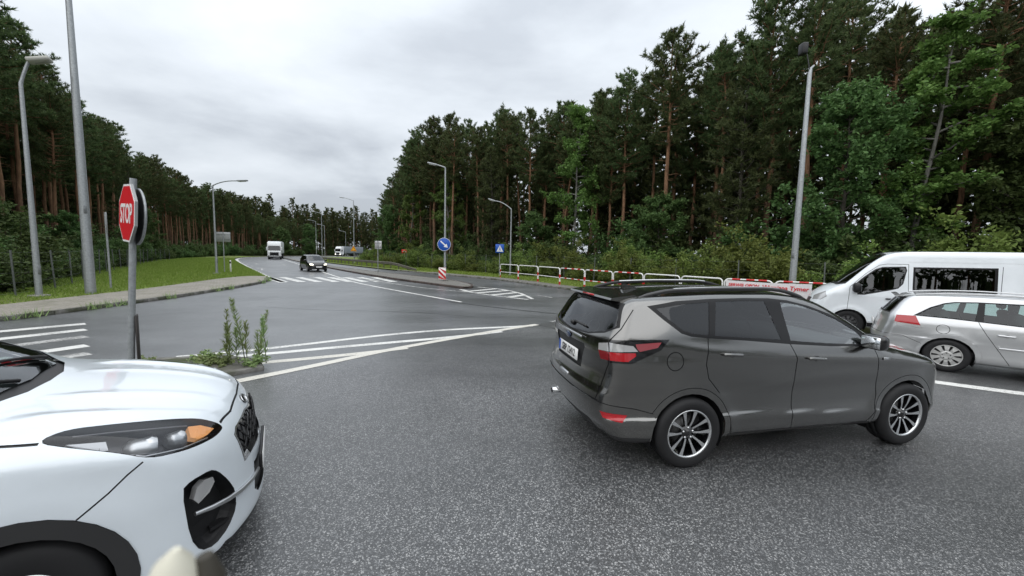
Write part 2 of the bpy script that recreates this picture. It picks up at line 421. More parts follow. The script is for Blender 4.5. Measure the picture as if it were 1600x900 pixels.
def reg(part, mat, poly, view='side', cond=None, off=0., mirror=None, parent=None, recess=0., rmat=None, split=True):
    return dict(part=part, mat=mat, poly=poly, view=view, cond=cond, off=off, mirror=mirror, parent=parent, recess=recess, rmat=rmat, split=split)
def build_shell(body, box, inner, step, regions, root, paint, order=()):
    x0, x1, hw, z0, z1 = box; ix0, ix1, iy, iz0, iz1 = inner
    xs = np.linspace(x0, x1, int((x1 - x0) / step) + 1); ys = np.linspace(-hw, hw, int(2 * hw / step) // 2 * 2 + 2); zs = np.linspace(z0, z1, int((z1 - z0) / step) + 1)
    polys = []
    def patch(A, B, mk):
        P = np.array([mk(a, b) for a in A for b in B], float)
        C = np.stack([np.clip(P[:, 0], ix0, ix1), np.clip(P[:, 1], -iy, iy), np.clip(P[:, 2], iz0, iz1)], 1)
        Q = body.project(P, C).reshape(len(A), len(B), 3)
        polys.append(np.stack([Q[:-1, :-1], Q[1:, :-1], Q[1:, 1:], Q[:-1, 1:]], 2).reshape(-1, 4, 3))
    patch(xs, ys, lambda a, b: (a, b, z1))
    patch(xs, zs[::-1], lambda a, b: (a, hw, b)); patch(xs, zs, lambda a, b: (a, -hw, b))
    patch(ys, zs, lambda a, b: (x1, a, b)); patch(ys[::-1], zs, lambda a, b: (x0, a, b))
    Q = np.concatenate(polys); ok = np.linalg.norm(np.cross(Q[:, 2] - Q[:, 0], Q[:, 3] - Q[:, 1]), axis=1) > 1e-8; Q = Q[ok]
    faces = list(Q); cen = Q.mean(1); rad = np.linalg.norm(Q - cen[:, None], axis=2).max(1); nrm = body.grad(cen); rid = np.zeros(len(faces), np.int32)
    def split(poly, uv, p, q):
        """cut a polygon (3D + projected) by the line p->q; returns (left, right) pieces"""
        dx, dy = q[0] - p[0], q[1] - p[1]; d = (uv[:, 1] - p[1]) * dx - (uv[:, 0] - p[0]) * dy
        if (d > -1e-7).all(): return (poly, uv), None
        if (d < 1e-7).all(): return None, (poly, uv)
        La, Lu, Ra, Ru = [], [], [], []; n = len(poly)
        for i in range(n):
            j = (i + 1) % n; di, dj = d[i], d[j]
            if di >= -1e-9: La.append(poly[i]); Lu.append(uv[i])
            if di <= 1e-9: Ra.append(poly[i]); Ru.append(uv[i])
            if (di > 1e-9 and dj < -1e-9) or (di < -1e-9 and dj > 1e-9):
                t = di / (di - dj); c3 = poly[i] + (poly[j] - poly[i]) * t; c2 = uv[i] + (uv[j] - uv[i]) * t
                La.append(c3); Lu.append(c2); Ra.append(c3); Ru.append(c2)
        A_ = (np.array(La), np.array(Lu)) if len(La) > 2 else None; B_ = (np.array(Ra), np.array(Ru)) if len(Ra) > 2 else None
        return A_, B_
    for ri, rg in enumerate(regions, 1):
        vw = rg['view']; A, B = VIEWS[vw] if isinstance(vw, str) else basis(vw)
        poly = rg['poly']
        if len(poly[0]) == 3: poly = [(sum(a * b for a, b in zip(p, A)), sum(a * b for a, b in zip(p, B))) for p in poly]
        if sum(p[0] * q[1] - q[0] * p[1] for p, q in zip(poly, poly[1:] + poly[:1])) < 0: poly = poly[::-1]
        ne = len(poly); E = [(poly[i], poly[(i + 1) % ne]) for i in range(ne)]
        convex = all((E[i][1][0] - E[i][0][0]) * (E[(i + 1) % ne][1][1] - E[(i + 1) % ne][0][1]) - (E[i][1][1] - E[i][0][1]) * (E[(i + 1) % ne][1][0] - E[(i + 1) % ne][0][0]) > -1e-9 for i in range(ne))
        ESL = np.array([np.minimum(p, q) for p, q in E]) - 1e-6; ESH = np.array([np.maximum(p, q) for p, q in E]) + 1e-6
        pu = np.array(poly); lo, hi = pu.min(0), pu.max(0); AB = np.array([A, B]).T
        mir = rg['mirror'] if rg['mirror'] is not None else (vw != 'side' and not (vw in ('rear', 'top')))
        for s in ((1, -1) if mir else (1,)):
            sg = np.array((1, s, 1)); cu = (cen * sg) @ AB
            cand = np.nonzero((rid == 0) & (cu[:, 0] > lo[0] - rad) & (cu[:, 0] < hi[0] + rad) & (cu[:, 1] > lo[1] - rad) & (cu[:, 1] < hi[1] + rad))[0]
            nf, nc, nn, nr, nd = [], [], [], [], []
            for fi in cand:
                if rg['cond'] and not rg['cond'](Vector(cen[fi] * sg), Vector(nrm[fi] * sg)): continue
                f3 = faces[fi]; uv = (f3 * sg) @ AB; fl, fh = uv.min(0), uv.max(0)
                if (fl > hi).any() or (fh < lo).any(): continue
                pcs = []; hit_e = np.nonzero(((fl <= ESH) & (fh >= ESL)).all(1))[0]
                if not len(hit_e):
                    if in_poly(cu[fi, 0], cu[fi, 1], poly): rid[fi] = ri
                    continue
                if convex:
                    cur = (f3, uv)
                    for p, q in E:
                        L_, R_ = split(*cur, p, q)
                        if R_ is not None: pcs.append((R_[0], 0))
                        cur = L_
                        if cur is None: break
                    if cur is None: continue
                    pcs.append((cur[0], ri))
                else:
                    stack = [(f3, uv)]
                    for ei in hit_e:
                        p, q = E[ei]; sl = ESL[ei]; sh = ESH[ei]; ns = []
                        for pc in stack:
                            if (pc[1].min(0) > sh).any() or (pc[1].max(0) < sl).any(): ns.append(pc); continue
                            ns += [x_ for x_ in split(*pc, p, q) if x_ is not None]
                        stack = ns
                    for a3, a2 in stack:
                        c_ = a2.mean(0); pcs.append((a3, ri if in_poly(c_[0], c_[1], poly) else 0))
                    if not any(r for _, r in pcs): continue
                faces[fi] = pcs[0][0]; cen[fi] = pcs[0][0].mean(0); rid[fi] = pcs[0][1]
                for a3, r in pcs[1:]: nf.append(a3); nc.append(a3.mean(0)); nn.append(nrm[fi]); nr.append(r); nd.append(rad[fi])
            if nf: faces += nf; cen = np.vstack([cen, nc]); nrm = np.vstack([nrm, nn]); rid = np.concatenate([rid, np.array(nr, np.int32)]); rad = np.concatenate([rad, nd])
    allp = np.concatenate(faces); lens = np.array([len(f) for f in faces])
    _, first, inv = np.unique(np.round(allp, 5), axis=0, return_index=True, return_inverse=True); inv = inv.ravel()
    P = allp[first]; N = body.grad(P); starts = np.r_[0, np.cumsum(lens)]; fidx = [list(dict.fromkeys(inv[starts[i]:starts[i + 1]].tolist())) for i in range(len(faces))]
    yc = cen[:, 1]
    groups = {}
    for i, vi in enumerate(fidx):
        if len(vi) < 3: continue
        rg = regions[rid[i] - 1] if rid[i] else None
        if rg and rg['mat'] is None: continue
        part = rg['part'] if rg else 'body'
        side = (1 if yc[i] > 0 else -1) if rg and rg['split'] else 0
        if part in ('body', 'roof', 'tailgate', 'bonnet', 'bumper', 'windscreen', 'rear_window', 'grille', 'front_bumper'): side = 0
        groups.setdefault((part, side), []).append((vi, rg))
    objs = {}
    def mk(name, faces, offs, mats, extra=None):
        idx = {}; V = []; Nn = []; F = []; MI = []; ml = []
        for (vi, o_, m) in faces:
            ff = []
            for i in vi:
                k = (i, o_)
                if k not in idx: idx[k] = len(V); V.append(P[i] - N[i] * o_); Nn.append(N[i])
                ff.append(idx[k])
            if m not in ml: ml.append(m)
            F.append(ff); MI.append(ml.index(m))
        me = bpy.data.meshes.new(name); me.from_pydata([tuple(v) for v in V], [], F)
        for m in ml: me.materials.append(m)
        me.polygons.foreach_set('material_index', np.array(MI, np.int32)); me.polygons.foreach_set('use_smooth', np.ones(len(F), bool))
        me.update(); me.normals_split_custom_set_from_vertices([tuple(n) for n in Nn])
        return me
    for k, fl in groups.items():
        part, side = k
        faces = [(vi, rg['off'] if rg else 0., rg['mat'] if rg else paint) for vi, rg in fl]
        o = link(part, mk(part, faces, None, None), None, root); objs[k] = o
        rc = [(vi, rg) for vi, rg in fl if rg and rg['recess'] > 0]
        if rc:   # a recessed housing behind the panel: floor plus a skirt along the rim
            cnt = {}
            for vi, rg in rc:
                for a, b in zip(vi, vi[1:] + vi[:1]): cnt.setdefault((min(a, b), max(a, b)), []).append((a, b))
            d = rc[0][1]['recess']; V = []; F = []; ix = {}
            def gv(i, o_):
                if (i, o_) not in ix: ix[(i, o_)] = len(V); V.append(tuple(P[i] - N[i] * o_))
                return ix[(i, o_)]
            for vi, rg in rc: F.append([gv(i, d) for i in vi])
            for e_, l in cnt.items():
                if len(l) == 1: a, b = l[0]; F.append([gv(a, .001), gv(b, .001), gv(b, d), gv(a, d)])
            me = bpy.data.meshes.new(part + '_housing'); me.from_pydata(V, [], F); me.materials.append(rc[0][1]['rmat']); me.update()
            hs = link('housing', me, None, o)
    for (part, side), o in objs.items():        # sub-parts
        pr = next((rg['parent'] for _, rg in groups[(part, side)] if rg and rg['parent']), None)
        if pr:
            o.parent = objs.get((pr, side)) or objs.get((pr, 0)) or root
    return objs
def make_wheel(root, x, y, z, R_, rim, wd, style, mats, steer=0.):
    """wheel (hub) > tyre, rim; outer face towards sign(y)"""
    s = 1 if y > 0 else -1
    hub = MB(); hub.lathe([(0, s * .02), (rim * .62, s * .02), (rim * .62, -s * .02), (0, -s * .02)], 24)
    h = hub.obj('wheel', mats['disc'], root); h.location = (x, y, z); h.rotation_euler = (0, 0, steer)
    hw = wd / 2
    prof = [(rim * .985, -hw * .86), (rim + .012, -hw * .93), (rim + (R_ - rim) * .5, -hw), (R_ - .028, -hw * .93), (R_ - .008, -hw * .78), (R_, -hw * .55), (R_, -hw * .30), (R_ - .007, -hw * .28), (R_ - .007, -hw * .22), (R_, -hw * .2), (R_, 0), (R_, hw * .2), (R_ - .007, hw * .22), (R_ - .007, hw * .28), (R_, hw * .3), (R_, hw * .55), (R_ - .008, hw * .78), (R_ - .028, hw * .93), (rim + (R_ - rim) * .5, hw), (rim + .012, hw * .93), (rim * .985, hw * .86)]
    t = MB(); t.lathe(prof, 56); t.obj('tyre', mats['tyre'], h)
    yo = s * hw * .84
    b = MB(); b.lathe([(rim * .985, -s * hw * .8), (rim * .93, -s * .02), (rim * .93, s * hw * .5), (rim * .955, yo - s * .006)], 48)
    b.obj('rim_barrel', mats['dark'], h)
    r = MB(); r.lathe([(rim * .93, yo - s * .012), (rim * .945, yo + s * .004), (rim * 1.0, yo + s * .008), (rim * 1.015, yo - s * .004)], 56)
    if style == 'vee':
        d = MB()
        for k in range(5):
            for sg in (-1, 1):
                a = 2 * PI * k / 5 + PI / 2; a1 = a + sg * R(15.5); a0 = a + sg * R(20)
                def pt(rad, ang, off): return (rad * math.cos(ang) - off * math.sin(ang), rad * math.sin(ang) + off * math.cos(ang))
                q = [pt(rim * .22, a0, -.008), pt(rim * .55, a + sg * R(17.5), -.010), pt(rim * .95, a1, -.020), pt(rim * .95, a1, .020), pt(rim * .55, a + sg * R(17.5), .010), pt(rim * .22, a0, .008)]
                hgt = [-.03, -.014, -.004, -.004, -.014, -.03]
                n = len(q); V = [(p[0], yo + s * g, p[1]) for p, g in zip(q, hgt)] + [(p[0] * 1.0, yo + s * (g - .03), p[1]) for p, g in zip(q, hgt)]
                r.add(V, [tuple(range(n))]); d.add(V, [(i, (i + 1) % n, n + (i + 1) % n, n + i) for i in range(n)])
        d.obj('spoke_flank', mats['dark'], h)
        c = MB(); c.lathe([(rim * .30, yo - s * .045), (rim * .27, yo - s * .028), (rim * .16, yo - s * .024), (rim * .13, yo - s * .012), (0, yo - s * .010)], 20); c.obj('hub_cap', mats['dark'], h)
        for k in range(5):
            a = 2 * PI * k / 5 + PI / 2; bb = MB(); bb.lathe([(.011, yo - s * .03), (.011, yo - s * .016), (0, yo - s * .015)], 8, c=(.052 * math.cos(a), 0, .052 * math.sin(a))); bb.obj('wheel_nut', mats['rim'], h)
    else:
        for k in range(10):
            a = 2 * PI * (k + .5) / 10
            def pt(rad, da): return (rad * math.cos(a + da), rad * math.sin(a + da))
            q = [pt(rim * .40, -R(18)), pt(rim * .62, -R(11.0)), pt(rim * .95, -R(12.0)), pt(rim * .95, R(12.0)), pt(rim * .62, R(11.0)), pt(rim * .40, R(18))]
            hg = [.0, .004, -.006, -.006, .004, 0]; n = 6
            V = [(p[0], yo + s * g, p[1]) for p, g in zip(q, hg)] + [(p[0], yo - s * .03, p[1]) for p in q]
            r.add(V, [tuple(range(n))] + [(i, (i + 1) % n, n + (i + 1) % n, n + i) for i in range(n)])
        r.lathe([(rim * .42, yo - s * .02), (rim * .42, yo), (rim * .30, yo + s * .004), (rim * .16, yo - s * .006), (0, yo - s * .004)], 30)
        c = MB(); c.lathe([(rim * .88, yo - s * .035), (0, yo - s * .035)], 30); c.obj('rim_barrel', mats['dark'], h)
        for k in range(5):
            a = 2 * PI * k / 5 + PI / 2; bb = MB(); bb.lathe([(.012, yo - s * .002), (.010, yo + s * .006), (0, yo + s * .006)], 8, c=(.055 * math.cos(a), 0, .055 * math.sin(a))); bb.obj('wheel_nut', mats['dark'], h)
    r.obj('rim', mats['rim'], h)
    return h
def arch_liner(root, x, z, r, y0, y1, mat):
    m = MB(); m.lathe([(r, y0), (r, y1), (0.02, y1)], 28, c=(x, 0, z), a0=-.45, a1=PI + .45)
    return m.obj('wheel_arch_liner', mat, root)
def seat(root, x, y, z, mat, w_=.50, h=.62, head=True):
    m = MB(); m.rbox((x + .05, y, z), (.50, w_, .16), .05); m.rbox((x - .24, y, z + h * .5), (.14, w_ * .96, h), .06, rot=Matrix.Rotation(R(-14), 3, 'Y'))
    if head: m.rbox((x - .35, y, z + h + .10), (.10, .26, .17), .045)
    return m.obj('seat', mat, root)

# ------------------------------------------------------------------ surface materials
def make_asphalt(name, lo, hi, speck, rough0, rough1, scale=62., bumps=.5, film=.6):
    m = M(name, (.05, .05, .05), .4); n = NT(m); p = n.wpos()
    v = n.n('ShaderNodeTexVoronoi'); v.inputs['Scale'].default_value = scale; n.l(p, v.inputs['Vector'])
    sp = n.n('ShaderNodeSeparateColor'); n.l(v.outputs['Color'], sp.inputs[0])
    v2 = n.n('ShaderNodeTexVoronoi'); v2.inputs['Scale'].default_value = scale * 2.3; n.l(p, v2.inputs['Vector'])
    sp2 = n.n('ShaderNodeSeparateColor'); n.l(v2.outputs['Color'], sp2.inputs[0])
    col = n.ramp(sp.outputs[0], [(0., lo), (.62, hi), (.80, tuple(c * 2.1 for c in hi)), (1., speck)])
    col2 = n.ramp(sp2.outputs[1], [(0., .55), (.8, 1.0), (1., 1.7)])
    col = n.mix(1., col, col2, 'MULTIPLY')
    # broad wear: wheel paths, patches, damp streaks along the lanes
    mp = n.n('ShaderNodeMapping'); mp.inputs['Rotation'].default_value = (0, 0, R(55)); mp.inputs['Scale'].default_value = (.10, .55, 1); n.l(p, mp.inputs[0])
    st = n.noise(mp.outputs[0], 1.0, 5, .6, .4); pa = n.noise(p, .35, 5, .6)
    wear = n.ramp(n.math('MULTIPLY_ADD', st, .6, n.math('MULTIPLY', pa, .4)), [(.36, .58), (.5, 1.0), (.64, 1.5)])
    n.base(n.mix(1., col, wear, 'MULTIPLY'))
    wet = n.ramp(n.math('MULTIPLY_ADD', st, .5, n.math('MULTIPLY', n.noise(p, .9, 4, .6), .5)), [(.36, rough0), (.62, rough1)])
    n.rough(wet)
    d = n.math('ADD', v.outputs['Distance'], n.math('MULTIPLY', v2.outputs['Distance'], .5))
    n.bump(d, bumps, .006)
    n.b.inputs['Specular IOR Level'].default_value = .5
    # the water film left by the rain, thicker in some places
    n.b.inputs['Coat Roughness'].default_value = .34; n.b.inputs['Coat IOR'].default_value = 1.48
    n.l(n.ramp(n.math('MULTIPLY_ADD', st, .6, n.math('MULTIPLY', n.noise(p, .6, 4, .6), .4)), [(.36, film), (.62, film * .5)]), n.b.inputs['Coat Weight'])
    return m
ASPH = make_asphalt('asphalt_wet', (.036, .037, .038), (.062, .064, .066), (.31, .31, .305), .30, .46, 112., .30, 1.0)
ASPH2 = make_asphalt('asphalt_smooth', (.066, .069, .072), (.092, .096, .100), (.17, .17, .17), .34, .48, 150., .15, .9)
TAR = M('tar_seam', (.018, .018, .019), .3)
def make_paint(name, c, dirt, wear=.5):
    m = M(name, c, .45); n = NT(m); p = n.wpos()
    a = n.noise(p, 26., 5, .7); b = n.noise(p, 1.3, 4, .6)
    f = n.ramp(n.math('MULTIPLY_ADD', a, .6, n.math('MULTIPLY', b, .4)), [(wear - .10, 0.), (wear + .05, 1.)])
    n.base(n.mix(f, dirt, c)); n.bump(a, .25, .004); return m
LINE = make_paint('road_paint', (.70, .70, .67), (.14, .14, .14), .455)
LINE_W = make_paint('road_paint_worn', (.58, .58, .56), (.10, .10, .10), .50)
LINE_Y = make_paint('road_paint_cream', (.62, .60, .54), (.18, .17, .16), .42)
def make_noise_mat(name, c0, c1, scale, rough=.8, bump=.3, bd=.02, c2=None, sc2=None):
    m = M(name, c0, rough, spec=.3); n = NT(m); p = n.wpos()
    a = n.noise(p, scale, 6, .62)
    col = n.ramp(a, [(.35, c0), (.65, c1)])
    if c2: col = n.mix(n.ramp(n.noise(p, sc2, 4, .6), [(.45, 0.), (.62, 1.)]), col, c2)
    n.base(col); n.bump(a, bump, bd); return m
SOIL = make_noise_mat('forest_floor', (.020, .016, .010), (.040, .034, .018), 1.6, .95, .6, .15, (.030, .042, .014), .4)
TURF = make_noise_mat('turf', (.115, .165, .030), (.175, .235, .050), 2.2, .9, .5, .05, (.12, .13, .045), .5)
KERB = make_noise_mat('kerb_concrete', (.13, .125, .115), (.22, .215, .20), 9., .7, .3, .01, (.07, .075, .05), 2.)
KERB_D = make_noise_mat('kerb_concrete_dark', (.060, .045, .040), (.11, .085, .075), 7., .7, .3, .01, (.05, .04, .035), 1.)
CONC = make_noise_mat('concrete', (.20, .195, .18), (.30, .29, .27), 6., .75, .25, .01)
def make_pavers(name, a, b, gap, sx=.20, sy=.10):
    m = M(name, a, .7); n = NT(m); c = n.wpos()
    mp = n.n('ShaderNodeMapping'); mp.inputs['Rotation'].default_value = (0, 0, R(8)); n.l(c, mp.inputs[0])
    br = n.n('ShaderNodeTexBrick'); br.inputs['Scale'].default_value = 1.; br.inputs['Brick Width'].default_value = sx; br.inputs['Row Height'].default_value = sy
    br.inputs['Mortar Size'].default_value = .006; br.inputs['Color1'].default_value = (*a, 1); br.inputs['Color2'].default_value = (*b, 1); br.inputs['Mortar'].default_value = (*gap, 1)
    br.inputs['Bias'].default_value = 0.; n.l(mp.outputs[0], br.inputs['Vector'])
    g = n.noise(c, 1.2, 5, .65); col = n.mix(n.ramp(g, [(.45, 0.), (.75, .6)]), br.outputs[0], (.10, .11, .055))
    n.base(n.mix(1., col, n.ramp(n.noise(c, 30, 3), [(.3, .75), (.7, 1.2)]), 'MULTIPLY')); n.bump(br.outputs['Fac'], -.5, .006); return m
PAVE = make_pavers('pavers', (.33, .30, .26), (.27, .25, .22), (.13, .12, .09))
PAVE_I = make_pavers('pavers_island', (.20, .19, .18), (.165, .16, .15), (.09, .085, .075))
# metals, plastics, paints
def steel(name, c, rough=.45, metal=.7, sc=18.):
    m = M(name, c, rough, metal); n = NT(m); p = n.coord('Object'); a = n.noise(p, sc, 4, .6)
    n.base(n.ramp(a, [(.3, tuple(x * .8 for x in c)), (.7, tuple(min(1, x * 1.12) for x in c))])); return m
GALV = steel('galvanised_steel', (.36, .38, .39), .5, .55)
FENCEM = steel('fence_steel', (.13, .14, .135), .7, .3)
GALV_D = steel('galvanised_steel_dull', (.22, .23, .235), .6, .4)
WOODG = make_noise_mat('weathered_rail', (.09, .085, .07), (.15, .14, .115), 5., .6, .2, .01)
BLK = M('black_plastic', (.012, .012, .013), .45)
BLKG = M('black_gloss', (.006, .006, .007), .12, coat=.6); TRIM = M('black_trim', (.008, .008, .009), .35, spec=.3)
DARKI = M('interior_dark', (.070, .070, .073), .8)
SEATM = M('seat_cloth', (.050, .050, .054), .85)
RUB = M('tyre_rubber', (.016, .016, .017), .62, spec=.35); n_ = NT(RUB); n_.bump(n_.noise(n_.coord('Object'), 60., 3), .25, .004)
RUBT = RUB
CHROME = M('chrome', (.70, .71, .72), .12, 1.)
SATIN = M('satin_silver', (.55, .56, .57), .30, .9)
ALU = M('machined_alloy', (.62, .63, .64), .26, .9)
ALUP = M('silver_alloy_paint', (.50, .50, .49), .35, .55, coat=.3)
DISC = M('brake_disc', (.10, .10, .10), .5, .6)
REDP = M('red_paint', (.52, .018, .020), .42); WHT = M('white_paint', (.74, .74, .72), .42); BLUEP = M('blue_sign', (.010, .085, .42), .38)
SIGNW = M('sign_white', (.80, .80, .79), .35); SIGNR = M('sign_red', (.62, .012, .022), .35); SIGNY = M('sign_yellow', (.78, .44, .02), .4); SIGNB = M('sign_back_grey', (.30, .31, .31), .55, .3)
BLACKT = M('black_print', (.012, .012, .012), .5)
REDL = M('red_lens', (.40, .006, .012), .10, coat=.8); REDL_D = M('red_lens_deep', (.20, .004, .008), .12, coat=.8); CLRL = M('clear_lens', (.50, .50, .50), .14, .35, coat=.8); PINKL = M('pink_lens', (.30, .06, .07), .12, coat=.8)
AMB = M('amber_lens', (.80, .36, .14), .25, coat=.6, emit=(1., .50, .18), estr=.22); n_ = NT(AMB); n_.bump(n_.noise(n_.coord('Object', (40, 8, 8)), 3., 2), .6, .01)
LAMPON = M('lit_headlamp', (.9, .88, .8), .2, emit=(1., .93, .75), estr=2.2)
def car_paint(name, c, metal, rough, flake=0.):
    m = M(name, c, rough, metal, coat=1., coat_r=.04); n = NT(m); p = n.coord('Object')
    # road film and drying rain drops
    a = n.noise(p, 3., 5, .65); dr = n.n('ShaderNodeTexVoronoi'); dr.inputs['Scale'].default_value = 85.; n.l(p, dr.inputs['Vector'])
    h = n.ramp(dr.outputs['Distance'], [(0., 1.), (.28, 0.)])
    b = n.n('ShaderNodeBump'); b.inputs['Strength'].default_value = .07; b.inputs['Distance'].default_value = .002; n.l(h, b.inputs['Height']); n.l(b.outputs[0], n.b.inputs['Coat Normal'])
    col = n.mix(n.ramp(a, [(.35, 0.), (.75, .22)]), c, tuple(x * .72 + .012 for x in c))
    bf = n.n('ShaderNodeNewGeometry').outputs['Backfacing']
    n.base(n.mix(bf, col, (.15, .15, .145)))
    n.l(n.math('MULTIPLY_ADD', bf, -1., 1.), n.b.inputs['Coat Weight'])
    return m
P_GREY = car_paint('paint_dark_grey', (.180, .178, .172), 1., .21)
P_WHITE = car_paint('paint_white', (.70, .755, .80), 0., .3)
P_VAN = car_paint('paint_van_white', (.78, .82, .85), 0., .4)
P_SILV = car_paint('paint_silver', (.56, .57, .58), .75, .33)
P_BLACK = car_paint('paint_black', (.010, .010, .012), .2, .25)
P_CLAD = M('grey_cladding', (.030, .030, .031), .42, .2, coat=.35, coat_r=.25)
G_PRIV = glass('privacy_glass', (.10, .105, .11)); G_CLEAR = glass('window_glass', (.68, .82, .79)); G_WS = glass('windscreen_glass', (.70, .78, .77)); G_REAR = glass('rear_glass', (.30, .32, .33)); G_VAN = glass('van_glass', (.10, .115, .11), 1.5); G_FRONT = glass('front_door_glass', (.82, .90, .88), 2.0); G_LENS = glass('lamp_glass', (.90, .91, .92), .8)
# bark and foliage
def bark(name, stops, sc=6.):
    m = M(name, stops[0][1], .9, spec=.15); n = NT(m); p = n.coord('Object'); sx = n.n('ShaderNodeSeparateXYZ'); n.l(p, sx.inputs[0])
    nz = n.noise(n.coord('Object', (sc, sc, sc * .25)), 1., 5, .65)
    hgt = n.math('MULTIPLY_ADD', nz, 3.0, n.math('ADD', sx.outputs[2], -1.5))
    c = n.ramp(n.math('DIVIDE', hgt, 20.), stops)
    n.base(n.mix(1., c, n.ramp(nz, [(.3, .55), (.7, 1.3)]), 'MULTIPLY')); n.bump(nz, .8, .05); return m
BARK_P = bark('pine_bark', [(0., (.10, .075, .058)), (.16, (.15, .098, .066)), (.36, (.20, .115, .068)), (.9, (.235, .13, .074))])
BARK_D = bark('grey_bark', [(0., (.055, .05, .042)), (1., (.075, .068, .055))]); BARK_B = bark('birch_bark', [(0., (.08, .07, .06)), (.12, (.19, .185, .17)), (1., (.13, .125, .11))], 3.)
def leafm(name, a, b, c, trans=.35):
    m = M(name, a, .6, spec=.25); n = NT(m); g = n.n('ShaderNodeNewGeometry'); oi = n.n('ShaderNodeObjectInfo')
    col = n.ramp(g.outputs['Random Per Island'], [(0., a), (.6, b), (1., c)])
    hs = n.n('ShaderNodeHueSaturation'); n.l(col, hs.inputs['Color']); n.l(n.math('MULTIPLY_ADD', oi.outputs['Random'], .05, .475), hs.inputs['Hue'])
    n.l(n.math('MULTIPLY_ADD', oi.outputs['Random'], .5, .75), hs.inputs['Value'])
    n.base(hs.outputs[0])
    tl = n.n('ShaderNodeBsdfTranslucent'); n.l(hs.outputs[0], tl.inputs[0]); mxs = n.n('ShaderNodeMixShader'); mxs.inputs[0].default_value = trans
    n.l(n.b.outputs[0], mxs.inputs[1]); n.l(tl.outputs[0], mxs.inputs[2]); n.l(mxs.outputs[0], n.t.nodes['Material Output'].inputs[0]); return m
L_PINE = leafm('pine_needles', (.058, .083, .034), (.090, .124, .047), (.135, .168, .064), .40)
L_BIRCH = leafm('birch_leaves', (.085, .140, .034), (.120, .180, .044), (.165, .225, .060))
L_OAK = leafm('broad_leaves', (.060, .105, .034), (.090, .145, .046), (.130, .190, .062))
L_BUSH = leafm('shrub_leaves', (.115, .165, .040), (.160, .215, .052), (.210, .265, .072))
L_GRASS = leafm('grass_blades', (.145, .215, .034), (.205, .280, .052), (.27, .32, .085)); L_WEED = leafm('weed_leaves', (.20, .27, .10), (.26, .34, .14), (.34, .38, .20))

# ------------------------------------------------------------------ ground, carriageways, kerbs, markings
LEFT_KERB = smooth_line([(-24, -30), (-17, -8), (-13.9, 3), (-13.35, 9.9), (-13.35, 12.4), (-13.62, 16.2), (-14.3, 20.2), (-14.85, 22.6), (-15.6, 24.6), (-16.9, 26.5)], .5)
LEFT_EDGE = smooth_line([(-16.9, 26.5), (-22.3, 33.4), (-31.9, 45.5), (-48.9, 67.5), (-62., 86.), (-69, 103), (-72, 122), (-70, 145), (-62, 175), (-44, 220)], 1.5)
RIGHT_KERB = smooth_line([(-30, 220), (-46, 178), (-55, 148), (-58, 125), (-57, 108), (-51, 90), (-30.8, 63.6), (-20.2, 50.4), (-14.6, 43.7), (-10.6, 39.8), (-5.75, 34.35), (-2.1, 31), (0, 28), (3., 22.9), (5.6, 18.7), (8.2, 15.2), (11, 12.9), (15.5, 9.8), (24, 4), (45, -10)], .8)
WALK_IN = smooth_line([(-27, -30), (-20.5, -8), (-17, 4), (-16.0, 11.0), (-16.45, 14), (-16.7, 16.5), (-17.7, 20.8), (-18.9, 25.), (-19.0, 27.6), (-17.6, 27.6)], .6)
def sheet(name, poly, z, mat, kind='structure', parent=None):
    V, F = tri_fill(poly, z); me = bpy.data.meshes.new(name); me.from_pydata([tuple(v) for v in V], [], [tuple(f) for f in F]); me.update()
    b = bmesh.new(); b.from_mesh(me); bmesh.ops.recalc_face_normals(b, faces=b.faces)
    if sum(f.normal.z * f.calc_area() for f in b.faces) < 0: bmesh.ops.reverse_faces(b, faces=b.faces)
    b.to_mesh(me); b.free()
    o = link(name, me, mat, parent)
    if kind and parent is None: o['kind'] = kind
    return o
sheet('ground', [(-900, -300), (900, -300), (900, 1200), (-900, 1200)], -.05, SOIL)
road = sheet('road', [tuple(p) for p in LEFT_KERB] + [tuple(p) for p in LEFT_EDGE[1:]] + [tuple(p) for p in RIGHT_KERB] + [(45, -30)], 0., ASPH)
main_rd = sheet('main_carriageway', [tuple(p) for p in LEFT_KERB if p[1] > 4.0] + [tuple(p) for p in LEFT_EDGE[1:]] + [tuple(p) for p in RIGHT_KERB if p[1] > 13.2] + [(6, 12.6), (3.2, 12.4), (1.7, 12.0), (.75, 11.02), (.02, 10.40), (-1.48, 8.90), (-2.6, 7.72), (-3.38, 6.66), (-4.02, 5.9), (-4.6, 5.2), (-7.5, 4.2)], .0018, ASPH2)
def lerp_line(A, B): return [tuple(p) for p in A] + [tuple(p) for p in B[::-1]]
pave = sheet('pavement', lerp_line(LEFT_KERB[40:], WALK_IN[45:]), .115, PAVE)
def offset_line(P, d):
    P = np.asarray(P, float); t = np.gradient(P, axis=0); t /= np.linalg.norm(t, axis=1)[:, None]
    return P + d * np.stack([-t[:, 1], t[:, 0]], 1)
def cut_line(P, y0, y1):
    P = np.asarray(P); return P[(P[:, 1] >= y0) & (P[:, 1] <= y1)]
